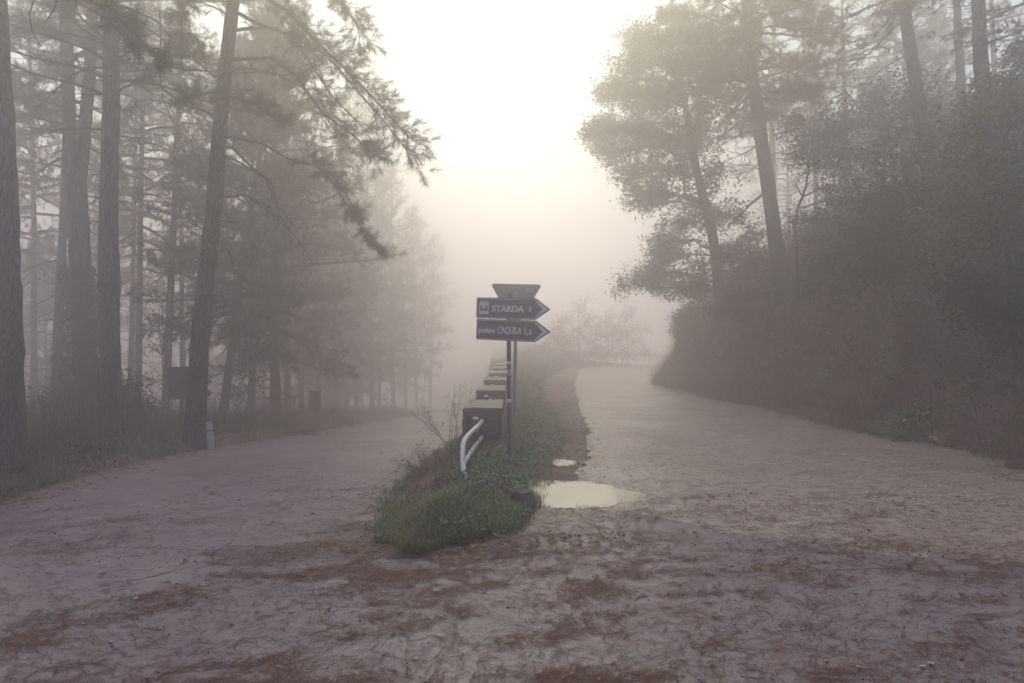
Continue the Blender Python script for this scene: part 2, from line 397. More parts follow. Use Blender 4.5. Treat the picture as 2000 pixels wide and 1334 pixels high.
def H(x, y):
    x = np.asarray(x, float); y = np.asarray(y, float)
    L, Rr, G, E = xl(y), xr(y), xg(y), xe(y)
    z0 = np.maximum(zl(y), -5.5)
    # left of the left road: low verge then falling hillside
    b = L - x
    left = z0 + .16 * sstep(0, .5, b) + .10 * (fbm(x * .9, y * .9) - .5) * sstep(0, 1, b) - .36 * np.maximum(b - 2.6, 0)
    left = np.maximum(left, -9 + .4 * fbm(x * .2, y * .2))
    # island
    zb = z0 * (1 - sstep(0, .55, x - Rr))
    din = np.minimum(np.minimum(x - Rr, G - x), (y - 5.0) * .7)
    far = sstep(20, 34, y)
    isl = zb + (.17 + .1 * far) * sstep(0, .6, din) + .08 * (fbm(x * 2.2, y * 2.2) - .5) * sstep(0, .4, din) + far * (.25 + .75 * (1 - sstep(1.2, 3.6, x))) * sstep(.6, 4, din)
    # far outer side of the curve: gentle rise
    mid = .02 * (fbm(x * .8, y * .8) - .5)
    # puddle hollow
    pu = .055 * np.exp(-(((x - .68) / .55) ** 2 + ((y - 7.05) / .62) ** 2) ** 1.5) + .016 * np.exp(-(((x - 1.2) / .4) ** 2 + ((y - 7.0) / .2) ** 2)) + .035 * np.exp(-(((x - .62) / .16) ** 2 + ((y - 8.75) / .25) ** 2))
    pn = np.exp(-(((x - .75) / 1.0) ** 2 + ((y - 7.1) / 1.1) ** 2) ** 2); mid = mid - pu + pn * (.030 * (fbm(x * 5 + 7, y * 5) - .5) + .014 * (fbm(x * 16, y * 16) - .5))
    # bank
    dE = np.gradient if False else None
    sl = (I(y + .5, XE) - I(y - .5, XE))
    be = (x - E) / np.sqrt(1 + sl * sl)
    bb = np.clip(be, 0, 14)
    bank = (.4 * bb + 3.6 * (1 - np.exp(-bb / 3.0))) * sstep(-.3, .8, be) + .12 * np.clip(be - 14, 0, 80)
    bank = bank + .7 * (fbm(x * .55 + 3, y * .55) - .5) * sstep(0, 1.5, be) + .25 * (fbm(x * 2, y * 2) - .5) * sstep(0, .6, be)
    isl = isl - .22 * np.clip(y - 37.2, 0, 25) * sstep(1.5, 5, x)
    z = np.where(x < L, left, np.where(x < Rr, z0, np.where(x < G, isl, np.where(x < E, mid, mid + bank))))
    z = np.where((y < 5.0) & (x > L) & (x < E), mid, z)
    return np.clip(z, -9.5, 13)
def Hp(x, y): return float(H(np.array([x]), np.array([y]))[0])

def sd_asphalt(x, y):
    left = np.minimum(xr(y) - x, y + 10)
    fore = ya(x) - y
    return np.minimum(np.minimum(x - xl(y), xe(y) - x), np.maximum(left, fore))
def sd_gravel(x, y):
    return np.minimum(np.minimum(x - xv(y), xe(y) - .02 - x), y - (ya(x) - .12))

def region(name, xs, ys, sd, zoff, mat, h):
    X, Y = np.meshgrid(xs, ys); X = X.copy(); Y = Y.copy()
    S = sd(X, Y)
    for _ in range(3):                      # pull rim vertices onto the outline
        out = (S < 0) & (S > -h)
        e = .01
        gx = (sd(X + e, Y) - sd(X - e, Y)) / (2 * e); gy = (sd(X, Y + e) - sd(X, Y - e)) / (2 * e)
        g2 = np.maximum(gx * gx + gy * gy, .15)
        X = np.where(out, X - S * gx / g2, X); Y = np.where(out, Y - S * gy / g2, Y)
        S = np.where(out, np.maximum(sd(X, Y), -h * .5), S)
    Z = H(X, Y) + (zoff if zoff < .015 else .0135 + (zoff - .0135) * sstep(.02, .3, S))
    ok = S > -h * .6
    idx = np.arange(X.size).reshape(X.shape)
    q = np.stack([idx[:-1, :-1], idx[:-1, 1:], idx[1:, 1:], idx[1:, :-1]], -1)
    keep = ok[:-1, :-1] & ok[:-1, 1:] & ok[1:, 1:] & ok[1:, :-1]
    Q = q[keep]
    used = np.unique(Q); rem = np.full(X.size, -1); rem[used] = np.arange(len(used))
    V = np.stack([X.ravel(), Y.ravel(), Z.ravel()], -1)[used]
    mb = MB(); mb.add(V, rem[Q], 0, True)
    return tag(mb.build(name, mat), kind='structure')

def grow(a, b, s0, g):
    out = [a]; s = s0
    while out[-1] < b:
        out.append(out[-1] + s); s *= g
    out[-1] = b
    return np.array(out)

def build_ground():
    xm = np.arange(-10, 12.01, .14)
    xs = np.concatenate([-10 - grow(0, 130, .2, 1.16)[1:][::-1], xm, 12 + grow(0, 128, .2, 1.16)[1:]])
    ym = np.concatenate([np.arange(2, 16, .12), 16 + grow(0, 26, .14, 1.02)])
    ys = np.concatenate([2 - grow(0, 142, .2, 1.2)[1:][::-1], ym, ym[-1] + grow(0, 140 - ym[-1], .6, 1.12)[1:]])
    X, Y = np.meshgrid(xs, ys)
    Z = H(X, Y)
    inside = np.maximum(sd_asphalt(X, Y), sd_gravel(X, Y))
    Z = Z - .06 * sstep(.12, .4, inside)
    nx = len(xs); idx = np.arange(X.size).reshape(X.shape)
    q = np.stack([idx[:-1, :-1], idx[:-1, 1:], idx[1:, 1:], idx[1:, :-1]], -1).reshape(-1, 4)
    mb = MB(); mb.add(np.stack([X.ravel(), Y.ravel(), Z.ravel()], -1), q, 0, True)
    tag(mb.build('ground', M['soil']), kind='structure')
    ysr = np.concatenate([np.arange(-12, 2, .5), np.arange(2, 12, .07), 12 + grow(0, 70, .08, 1.03)])
    region('asphalt_road', np.arange(-5.4, 8.2, .08), ysr, sd_asphalt, .012, M['asphalt'], .09)
    ysg = np.concatenate([np.arange(3.8, 14, .07), 14 + grow(0, 32, .08, 1.025)])
    region('gravel_road', np.concatenate([np.arange(-.3, 8, .08), 8 + grow(0, 62, .1, 1.08)[1:]]), ysg, sd_gravel, .017, M['gravel'], .09)
    # puddles: level water lying in the hollows
    for (cx, cy, rx, ry, wz) in ((.72, 7.02, .86, .70, -.006), (.62, 8.75, .2, .26, .004)):
        a = np.linspace(0, 2 * PI, 64, endpoint=False)
        rr = 1 + .06 * np.sin(3 * a + 1) + .04 * np.sin(7 * a)
        ring = np.stack([cx + rx * rr * np.cos(a), cy + ry * rr * np.sin(a), np.full(64, wz)], -1)
        mb = MB(); mb.add(np.concatenate([ring, [[cx, cy, wz]]]), [(i, (i + 1) % 64, 64) for i in range(64)])
        tag(mb.build('puddle', M['water']), kind='structure')
build_ground()
# ------------------------------------------------------------------ signs, rail, stones
def rotm(rx=0, ry=0, rz=0):
    m = Matrix.Rotation(rz, 3, 'Z') @ Matrix.Rotation(ry, 3, 'Y') @ Matrix.Rotation(rx, 3, 'X')
    return np.array([list(r) for r in m])

def text_mesh(name, body, size, xscale, mat, parent, loc, offset=.0, spacing=1.0):
    cu = bpy.data.curves.new(name + '_curve', 'FONT'); cu.body = body; cu.size = size
    cu.align_x = 'LEFT'; cu.align_y = 'BOTTOM_BASELINE'; cu.offset = offset; cu.space_character = spacing
    cu.extrude = .0008; cu.resolution_u = 6
    tmp = bpy.data.objects.new(name + '_tmp', cu); C.objects.link(tmp)
    dg = bpy.context.evaluated_depsgraph_get(); dg.update()
    me = bpy.data.meshes.new_from_object(tmp.evaluated_get(dg))
    bpy.data.objects.remove(tmp); bpy.data.curves.remove(cu)
    n = len(me.vertices); co = np.empty(n * 3, np.float32); me.vertices.foreach_get('co', co); co = co.reshape(-1, 3)
    # stand the text up in the xz plane facing -y
    w = co[:, 0].max() - co[:, 0].min(); x0 = co[:, 0].min()
    out = np.stack([(co[:, 0] - x0) * xscale, -co[:, 2], co[:, 1]], -1).astype(np.float32)
    me.vertices.foreach_set('co', out.ravel()); me.update()
    me.materials.clear(); me.materials.append(mat)
    o = link(name, me, parent); o.location = loc
    return o, w * xscale

def fit_text(name, body, x0, x1, h, zb, mat, parent, y=-.0165, capfrac=.73, offset=.004):
    size = h / capfrac
    o, w = text_mesh(name, body, size, 1.0, mat, parent, (x0, y, zb), offset)
    o.scale = ((x1 - x0) / w, 1, 1)
    return o

def arrow_outline(x0, x1, xt, z0, z1, r):
    return round_poly([(x0, z0), (x1, z0), (xt, (z0 + z1) / 2), (x1, z1), (x0, z1)], [r, r * .8, r * .35, r * .8, r])

def arrow_plate(root_label, base, W, Hh, rot, writing, group):
    """brown arrow plate, local x along the plate, facing -y; origin at its left-bottom end"""
    t = empty('direction_sign', base, root_label, 'direction sign', group, rot)
    sh = W * .805
    mb = MB(); prism(mb, arrow_outline(0, sh, W, 0, Hh, .022), -.010, .010); mb.build('sign_panel', M['sign_black'], t)
    # white line = pale sheet, brown sheet proud of it
    e = .012
    mb = MB(); prism(mb, arrow_outline(e, sh - .004, W - .02, e, Hh - e, .03), -.0125, -.0101); mb.build('white_border', M['sign_white'], t)
    e2 = .0175
    head = W * .90
    mb = MB(); prism(mb, round_poly([(e2, e2), (sh - .012, e2), (head, Hh / 2), (sh - .012, Hh - e2), (e2, Hh - e2)], [.026, .012, .0, .012, .026]), -.0145, -.0126)
    mb.build('brown_field', M['sign_brown'], t)
    writing(t)
    # clamps on the back
    for z in (Hh * .25, Hh * .75):
        mb = MB(); box(mb, (W * .42, .018, z), (.16, .012, .03), bev=.003); mb.build('clamp', M['metal_dark'], t)
    return t

def build_main_sign():
    d = 8.15
    yaw = -math.radians(29); roll = math.radians(2.35)
    rot = Matrix.Rotation(yaw, 3, 'Z') @ Matrix.Rotation(roll, 3, 'Y')
    eul = rot.to_euler()
    W, Hh = 1.0, .252
    # post
    px, py = -.037, d + .04
    z0 = Hp(px, py)
    post = empty('sign_post', (px, py, z0), 'slim dark post holding two brown arrow plates, with red and white trail paint', 'sign post')
    top = at(995, 574, d)[2]
    mb = MB(); add_tube(mb, [(0, 0, -.25), (0, 0, top - z0)], .0265, 18); mb.build('pole', M['metal_dark'], post)
    mb = MB(); add_tube(mb, [(0, 0, top - z0 + .001), (0, 0, top - z0 + .014)], [.03, .024], 18); mb.build('post_cap', M['backplate'], post)
    def band(ya_, yb_, mat, name):
        za = at(0, ya_, d)[2] - z0; zb = at(0, yb_, d)[2] - z0
        n = 18; ang = np.linspace(-PI * .95, -.05 * PI, n)
        rad = .0272
        wob = .004 * np.sin(np.arange(n) * 1.7)
        V = np.concatenate([np.c_[rad * np.cos(ang), rad * np.sin(ang), np.full(n, za) + wob], np.c_[rad * np.cos(ang), rad * np.sin(ang), np.full(n, zb) - wob]])
        V = np.concatenate([V, V * [.97, .97, 1]])
        Q = [(i, i + 1, n + i + 1, n + i) for i in range(n - 1)]
        mb = MB(); mb.add(V, Q); return mb.build(name, mat, post)
    for a, b_, m_ in ((705.5, 711.5, 'mark_white'), (711.6, 719.5, 'mark_red'), (779, 786.5, 'mark_white'), (786.6, 797, 'mark_red')):
        band(b_, a, M[m_], 'trail_mark')
    # round sticker wrapped on the post: pale ring, dark upper emblem, red heart
    zc = at(0, 727, d)[2] - z0
    def disc(r, mat, name, lift, parent, cx=0, cz=0, sq=1.0):
        a = np.linspace(0, 2 * PI, 28, endpoint=False)
        x = cx + r * np.cos(a); z = zc + cz + r * sq * np.sin(a)
        rad = .0268 + lift
        y = -np.sqrt(np.maximum(rad ** 2 - x ** 2, 1e-8))
        V = np.concatenate([np.c_[x, y, z], [[cx, -math.sqrt(rad ** 2 - cx * cx), zc + cz]]])
        mb = MB(); mb.add(V, [(i, (i + 1) % 28, 28) for i in range(28)]); return mb.build(name, mat, parent)
    st = disc(.0245, M['mark_white'], 'round_sticker', .0008, post, sq=1.6)
    disc(.019, M['sign_white'], 'emblem', .0014, st, sq=1.65)
    disc(.010, M['mark_red'], 'emblem', .0020, st, 0, -.014, 1.2)
    disc(.012, M['mark_green'], 'emblem', .0020, st, 0, .013, .6)
    ex = np.array(rot @ Vector((1, 0, 0))); ez = np.array(rot @ Vector((0, 0, 1)))
    nrm = np.array(rot @ Vector((0, -1, 0)))
    def place(zmid):
        # the plate crosses the post .43 m from its square end
        c = np.array([px, py, zmid]) + nrm * .045
        return c - ex * .425 - ez * Hh / 2
    def write_top(t):
        h = M['sign_white']
        fit_text('lettering', 'STARDA', .225, .665, .072, .088, h, t, offset=.0042)
        fit_text('distance_number', '3', .725, .762, .058, .096, h, t, offset=.0028)
        mb = MB(); prism(mb, round_poly([(.045, .052), (.178, .052), (.178, .208), (.045, .208)], .016), -.0165, -.0146)
        s = mb.build('pictogram_panel', M['sign_white'], t)
        mb = MB()
        def rect(x0, z0_, x1, z1): prism(mb, [(x0, z0_), (x1, z0_), (x1, z1), (x0, z1)], -.0180, -.0166)
        prism(mb, [(.057, .088), (.092, .088), (.087, .148), (.062, .148)], -.0180, -.0166)     # towers
        prism(mb, [(.131, .088), (.166, .088), (.161, .148), (.136, .148)], -.0180, -.0166)
        for xa in (.0615, .1355):
            for q in (0, .0105, .021): rect(xa + q, .1485, xa + q + .0065, .160)
        prism(mb, [(.0925, .088), (.1305, .088), (.1305, .125), (.0925, .125)], -.0180, -.0166)
        mb.build('castle_pictogram', M['sign_black'], s)
        for xc, zc_, w_, h_ in ((.0745, .130, .007, .014), (.1485, .130, .007, .014), (.1115, .1, .010, .019)):
            mb = MB(); prism(mb, round_poly([(xc - w_ / 2, zc_ - h_ / 2), (xc + w_ / 2, zc_ - h_ / 2), (xc + w_ / 2, zc_ + h_ / 2), (xc - w_ / 2, zc_ + h_ / 2)], .003), -.0192, -.0181)
            mb.build('castle_opening', M['sign_white'], t)
    def write_low(t):
        h = M['sign_white']
        fit_text('lettering', 'podere', .036, .268, .066, .088, h, t, offset=.0035)
        fit_text('lettering', "L'AQUILA", .305, .632, .085, .088, h, t, offset=.0045)
        fit_text('distance_number', '1,', .668, .716, .083, .088, h, t, offset=.0045)
        fit_text('distance_number', '6', .730, .768, .062, .088, h, t, offset=.0035)
    zm1 = at(0, 602.5, d)[2]; zm2 = at(0, 645, d)[2]
    arrow_plate('brown arrow plate reading STARDA 3 with a castle pictogram, on the dark post', place(zm1), W, Hh, eul, write_top, 'brown arrow plates')
    arrow_plate("brown arrow plate reading podere L'AQUILA 1,6, lower on the dark post", place(zm2), W, Hh, eul, write_low, 'brown arrow plates')

    # give-way triangle seen from the back on its own pole
    d2 = 12.3
    b = at(1004, 822, d2); z0 = Hp(b[0], b[1])
    g = empty('give_way_sign', (b[0], b[1], z0), 'grey back of an inverted triangle sign, half hidden by the brown arrow plates', 'road sign')
    tz = at(0, 554.5, d2)[2] - z0
    S = .93; hgt = S * .866
    cx = at(1008.5, 0, d2)[0] - b[0]
    mb = MB(); prism(mb, round_poly([(-S / 2, 0), (0, -hgt), (S / 2, 0)], .07, 7), -.006, .006, rotm(0, math.radians(1.3), 0), (cx, .045, tz)); mb.build('sign_panel', M['backplate'], g)
    mb = MB(); add_tube(mb, [(0, 0, -.2), (cx, 0, tz - .055)], .033, 14); mb.build('pole', M['metal'], g)
    for bw, bz in ((.16, .075), (.14, .35)):
        mb = MB(); box(mb, (cx, .02, tz - bz), (bw, .03, .022), bev=.003); mb.build('bracket', M['metal'], g)
    mb = MB(); prism(mb, [(0, 0), (.17, 0), (.17, .07), (0, .07)], .0365, .0386, rotm(0, math.radians(1.3), 0), (cx + .155, 0, tz - .135)); lb = mb.build('data_label', M['backplate'], g)
    mb = MB()
    rr = random.Random(4)
    for row in (0, 1):
        x = .012
        while x < .15:
            w = rr.uniform(.008, .02); prism(mb, [(x, 0), (x + w, 0), (x + w, .016), (x, .016)], .0350, .0364, rotm(0, math.radians(1.3), 0), (cx + .155, 0, tz - .128 + row * .033)); x += w + rr.uniform(.004, .009)
    mb.build('faded_print', M['palelabel'], lb)
build_main_sign()

CAPS = []
def build_wall():
    rng = np.random.default_rng(3)
    YS = [9.0, 12.1, 15.1, 18.1, 20.9, 23.7]
    words = ['nearest mossy stone pier with a wet slab cap and pipe rails running into it',
             'second stone pier of the row, just behind the mossy one with the bent pipe',
             'third stone pier along the verge, greying in the fog beside the dark post',
             'fourth stone pier along the verge, half faded, partly behind the sign post',
             'fifth stone pier along the verge, pale in fog',
             'sixth and faintest stone pier, smallest slab edge below the signs']
    for i, y in enumerate(YS):
        k = i * .012
        xa, xb = -.65 + k, -.13 + k * .6
        xc = (xa + xb) / 2; w = xb - xa; dep = 1.27
        z0 = .02
        ztop = EYE - [137.4, 102.1, 82.3, 68.4, 59.2, 52.0][i] * y / F0
        t = empty('stone_pier', (xc, y, z0), words[i], 'stone pier', 'stone piers of the roadside rail')
        ch = .135
        if i < 3: CAPS.append((xa, xb, y, y + 1.27, ztop))
        # cap slab
        import bmesh
        bm = bmesh.new(); bmesh.ops.create_cube(bm, size=1)
        for v in bm.verts: v.co = Vector((v.co.x * w, (v.co.y + .5) * dep, ztop - z0 - ch / 2 + v.co.z * ch))
        bmesh.ops.bevel(bm, geom=bm.edges[:], offset=.012, segments=2, affect='EDGES')
        bmesh.ops.subdivide_edges(bm, edges=bm.edges[:], cuts=3, use_grid_fill=True)
        for v in bm.verts: v.co += Vector(rng.normal(0, .0035, 3))
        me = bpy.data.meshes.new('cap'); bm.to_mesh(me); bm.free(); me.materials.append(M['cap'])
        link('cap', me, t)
        # body of rough courses, one mesh
        mb = MB()
        zc = ztop - z0 - ch - .004
        base = -.35 if i else -.3
        z = zc
        while z > base:
            h = rng.uniform(.13, .2)
            yy = .03
            n = 3
            cuts = np.sort(rng.uniform(.3, dep - .3, n - 1)); ed = [0.02, *cuts, dep - .02]
            for a, b in zip(ed[:-1], ed[1:]):
                bx = [-w / 2 + .012, rng.uniform(-.08, .08), w / 2 - .012]
                for p, q in zip(bx[:-1], bx[1:]):
                    sx = q - p + rng.uniform(-.006, .012)
                    box(mb, ((p + q) / 2 + (rng.uniform(-.02, .004) if p < -.1 else 0), (a + b) / 2, z - h / 2), (sx + .004, b - a + .004, h + .004), rotm(rng.normal(0, .012), rng.normal(0, .012), rng.normal(0, .012)), bev=.014, jit=.004, rng=rng)
            z -= h
        mb.build('body', M['stone'], t)
    # tubular rails between the piers and the bent one in front
    def P(px, py, d): return at(px, py, d)
    zt, zb = .5, .285
    org = np.array([-.44, 7.4, Hp(-.44, 7.4)])
    r = empty('pipe_rail', org, 'bent white pipe rail with chipped paint, leaning out of the weeds before the mossy pier', 'pipe rail', 'pipe rails between the piers')
    pts = np.array([(-.40, 9.02, zt), (-.43, 8.5, zt), (-.49, 7.72, zt + .005), (-.512, 7.42, zt + .0), (-.523, 7.30, zt - .035), (-.522, 7.22, zt - .10), (-.512, 7.12, zt - .2), (-.475, 6.92, .14), (-.44, 6.8, -.06)])
    # smooth the path
    q = [pts[0]]
    for i in range(1, len(pts) - 1):
        q += [pts[i] * .75 + pts[i - 1] * .25, pts[i], pts[i] * .75 + pts[i + 1] * .25]
    q.append(pts[-1]); q = np.array(q)
    mb = MB(); add_tube(mb, q - org, .0275, 14); mb.build('top_tube', M['pipe'], r)
    mb = MB(); add_tube(mb, np.array([(-.40, 9.02, zb), (-.45, 8.3, zb), (-.495, 7.4, zb), (-.508, 7.16, zb + .0)]) - org, .0245, 12); mb.build('lower_tube', M['pipe'], r)
    pp = at(929, 815, 8.62)
    mb = MB(); add_tube(mb, np.array([(pp[0], pp[1], -.1), (pp[0], pp[1], pp[2] - .02)]) - org, .036, 14); u = mb.build('upright', M['rustpipe'], r)
    mb = MB(); add_tube(mb, np.array([(pp[0], pp[1], pp[2] - .019), (pp[0], pp[1], pp[2] - .005), (pp[0], pp[1], pp[2] + .004)]) - org, [.040, .035, .015], 14); mb.build('post_cap', M['pipe'], u)
    places = ['between the first and second stone piers', 'between the second and third stone piers', 'between the third and fourth stone piers', 'between the fourth and fifth stone piers']
    for i in range(4):
        ya_, yb_ = YS[i] + 1.27, YS[i + 1]
        k = (i + .5) * .012
        o = np.array([-.39 + k, (ya_ + yb_) / 2, 0])
        g = empty('pipe_rail', o, 'white two-tube pipe rail with a dark upright, ' + places[i], 'pipe rail', 'pipe rails between the piers')
        dz = EYE - [137.4, 102.1, 82.3, 68.4, 59.2, 52.0][i + 1] * YS[i + 1] / F0 - .672
        for nm, z, rad in (('top_tube', zt + dz, .0275), ('lower_tube', zb + dz, .0245)):
            mb = MB(); add_tube(mb, np.array([(0, ya_ - o[1] - .05, z), (0, yb_ - o[1] + .05, z)]), rad, 10); mb.build(nm, M['pipe'], g)
        yy = yb_ - o[1] - .3
        mb = MB(); add_tube(mb, [(-.06, yy, -.2), (-.06, yy, .585 + dz)], .036, 12); u = mb.build('upright', M['rustpipe'], g)
        mb = MB(); add_tube(mb, [(-.06, yy, .586 + dz), (-.06, yy, .60 + dz), (-.06, yy, .608 + dz)], [.040, .035, .015], 12); mb.build('post_cap', M['pipe'], u)
build_wall()

def rock(name, c, s, seed, mat, label, cat, flat=0, group=None):
    import bmesh
    rng = np.random.default_rng(seed)
    bm = bmesh.new(); bmesh.ops.create_icosphere(bm, subdivisions=4, radius=1)
    V = np.array([v.co[:] for v in bm.verts])
    dirs = norm(rng.normal(size=(14, 3))); off = rng.uniform(.62, .95, 14)
    for dd, of in zip(dirs, off):                # planar facets
        t = V @ dd; V = np.where((t > of)[:, None], V - dd * (t - of)[:, None], V)
    if flat: V[:, 2] = np.minimum(V[:, 2], flat)
    V = V + .05 * (np.stack([vn(V[:, 0] * 5 + q, V[:, 1] * 5 + V[:, 2] * 4) for q in (1, 7, 13)], -1) - .5)
    for v, p in zip(bm.verts, V): v.co = Vector(p * np.array(s))
    me = bpy.data.meshes.new(name); bm.to_mesh(me); bm.free(); me.materials.append(mat)
    o = link(name, me); o.location = c
    return tag(o, label, cat, group)

def small_things():
    b = at(1019, 985, 6.25); rock('broken_stone', (b[0], b[1] + .05, Hp(b[0], b[1]) + .06), (.135, .13, .17), 5, M['stone'], 'squat broken stone stump at the grassy point beside the puddle', 'stone', flat=.72)
    # roadside marker
    d = 11.3; z0 = Hp(-5.2, d) - .1
    mk = empty('marker_post', (-4.97, d, z0), 'short pale concrete marker with a slanted top beside the leaning pine', 'marker post', rot=(0, math.radians(-5), .3))
    mb = MB(); prism(mb, round_poly([(-.045, -.2), (.045, -.2), (.045, .50), (.005, .535), (-.045, .515)], .012), -.045, .045); mb.build('shaft', M['concrete'], mk)
    mb = MB(); prism(mb, [(-.046, .38), (.046, .365), (.046, .395), (-.046, .41)], -.0465, .0465); mb.build('faded_band', M['metal'], mk)
    # arrow plates seen from behind, behind the leaning pine
    d = 15.2; c = at(371, 748, d); z0 = Hp(c[0], d)
    for nm, px in (('wooden', 352), ('wooden', 390)):
        p = at(px, 748, d); zz = Hp(p[0], d + .05)
        side = 'beside the trunk' if px < 370 else 'hidden behind the trunk'
        t = empty('sign_post', (p[0], d + .05, zz), 'thin dark post of the three arrow boards, ' + side, 'sign post', 'posts of the three arrow boards')
        mb = MB(); add_tube(mb, [(0, 0, -.3), (0, 0, at(0, 716, d)[2] - zz)], .03, 10); mb.build('pole', M['darkback'], t)
    for i, (y0, y1, word) in enumerate(((716.5, 735.9, 'top'), (736.2, 757.8, 'middle'), (758.1, 780.5, 'bottom'))):
        z1, za = at(0, y0, d)[2], at(0, y1, d)[2]
        xa, xs, xt = at(328 + i, 0, d)[0], at((396, 401, 401)[i], 0, d)[0], at((410, 415, 416)[i], 0, d)[0]
        t = empty('arrow_board', (xa, d, za), 'dark back of an arrow board behind the leaning pine, %s of three' % word, 'arrow board', 'arrow boards behind the leaning pine', (0, math.radians(-1.2), 0))
        mb = MB(); prism(mb, round_poly([(0, 0), (xs - xa, 0), (xt - xa, (z1 - za) / 2), (xs - xa, z1 - za), (0, z1 - za)], .015), -.01, .01); mb.build('board', M['darkback'], t)
        for q in (.2, .85):
            mb = MB(); box(mb, ((xs - xa) * .5, -.014, (z1 - za) * q), ((xs - xa) * .96, .012, .018)); mb.build('rail', M['darkback'], t)
    # small rectangular plate by the far bend of the lower road
    d = 20.0; c = at(615, 785, d); z0 = Hp(c[0], d)
    t = empty('road_sign', (c[0], d, z0), 'small dark rectangular plate on a post, seen from behind by the lower road', 'road sign')
    zc = c[2] - z0
    mb = MB(); prism(mb, round_poly([(-.165, zc - .34), (.165, zc - .34), (.165, zc + .34), (-.165, zc + .34)], .02), -.008, .008); mb.build('panel', M['darkback'], t)
    mb = MB(); add_tube(mb, [(0, -.04, -.3), (0, -.04, zc + .25)], .03, 10); mb.build('pole', M['metal_dark'], t)
    # kilometre stone where the gravel road bends
    d = 27.3; c = at(1327, 740, d); z0 = Hp(c[0], d)
    t = empty('kerb_stone', (c[0], d, z0 - .05), 'small upright stone marker at the foot of the bank where the gravel road bends', 'stone marker')
    mb = MB(); prism(mb, round_poly([(-.11, -.2), (.11, -.2), (.10, .42), (.05, .55), (-.05, .55), (-.10, .42)], .05), -.08, .08); mb.build('shaft', M['stone'], t)
    # litter at the bank foot
    b = at(1826, 868, 10.25); x, y = b[0], b[1]; z = Hp(x, y) + .035
    rng = np.random.default_rng(2)
    u = np.linspace(-.09, .09, 7); v = np.linspace(-.05, .05, 5); U, Vv = np.meshgrid(u, v)
    W = .025 + rng.normal(0, .012, U.shape) + .03 * np.sin(U * 40)
    mb = MB(); idx = np.arange(U.size).reshape(U.shape); q = np.stack([idx[:-1, :-1], idx[:-1, 1:], idx[1:, 1:], idx[1:, :-1]], -1).reshape(-1, 4)
    mb.add(np.stack([U.ravel(), Vv.ravel(), W.ravel()], -1), q)
    o = mb.build('paper_scrap', M['paper']); o.location = (x, y, z + .03); o.rotation_euler = (.35, .25, .5)
    tag(o, 'crumpled white paper scrap with a red edge at the foot of the bank', 'litter')
    mb = MB(); mb.add(np.stack([U.ravel() * .22 + .1, Vv.ravel(), W.ravel() + .012], -1), q); mb.build('red_edge', M['red'], o)
    b = at(1990, 916, 8.3); rock('dark_stone', (b[0], b[1], Hp(b[0], b[1]) + .04), (.16, .11, .10), 9, M['rustpipe'], 'dark lump of stone at the gravel edge under the bank', 'stone')
small_things()
# ------------------------------------------------------------------ vegetation generators
def needles(mb, P, D, n, L, w, rng, mi=0, brush=.16):
    """n needles around every tuft (P tip of twig, D its direction)"""
    P = np.repeat(P, n, 0); D = np.repeat(D, n, 0); k = len(P)
    base = P - D * (rng.random((k, 1)) * brush)
    r = rng.normal(size=(k, 3)); r = norm(r - D * np.sum(r * D, 1, keepdims=True))
    d = norm(D * rng.uniform(.35, 1.1, (k, 1)) + r * rng.uniform(.5, 1.0, (k, 1)))
    l = L * rng.uniform(.7, 1.15, (k, 1))
    s = norm(np.cross(d, rng.normal(size=(k, 3)))) * (w / 2)
    tip = base + d * l + np.array([0, 0, -.06]) * l
    V = np.stack([base - s, base + s, tip], 1).reshape(-1, 3)
    mb.add(V, np.arange(k * 3).reshape(-1, 3), mi)

def leaves(mb, P, size, rng, mi=0, flat=.5, asp=.5, lie=False):
    """folded diamond leaves at points P"""
    k = len(P)
    a = rng.normal(size=(k, 3)); a[:, 2] = a[:, 2] * .1 + .04 if lie else a[:, 2] * .6 - .25; a = norm(a)
    up = rng.normal(size=(k, 3)); up[:, 2] = np.abs(up[:, 2]) + flat; up = norm(up)
    s = norm(np.cross(a, up)); nn = norm(np.cross(s, a))
    l = (size * rng.uniform(.45, 1.35, (k, 1)))
    w = l * asp * .5
    V = np.stack([P, P + a * l * .45 + s * w + nn * w * .35, P + a * l, P + a * l * .45 - s * w + nn * w * .35], 1).reshape(-1, 3)
    mb.add(V, np.arange(k * 4).reshape(-1, 4), mi)

def blades(mb, P, h, w, rng, mi=0, lean=.45, wind=(0, 0)):
    k = len(P)
    az = rng.uniform(0, 2 * PI, k); s = np.stack([np.cos(az), np.sin(az), np.zeros(k)], 1)
    f = np.stack([-np.sin(az), np.cos(az), np.zeros(k)], 1) * (rng.random((k, 1)) * lean * 2) + np.array([wind[0], wind[1], 0])
    hh = (np.asarray(h) * rng.uniform(.45, 1.15, k))[:, None]
    s = s * (w / 2)
    up = np.array([0, 0, 1.])
    m = P + (up * .6 + f * .25) * hh; t = P + (up * .95 + f * .85) * hh
    V = np.stack([P - s, P + s, m + s * .75, m - s * .75, t], 1).reshape(-1, 3)
    b = np.arange(k)[:, None] * 5
    mb2 = V
    n0 = mb.n
    mb.add(V, b + np.array([[0, 1, 2, 3]]), mi)
    mb.f[3].append((b + np.array([[3, 2, 4]])).astype(np.int32) + n0); mb.m[3].append(np.full(k, mi, np.int32)); mb.s[3].append(np.zeros(k, bool))

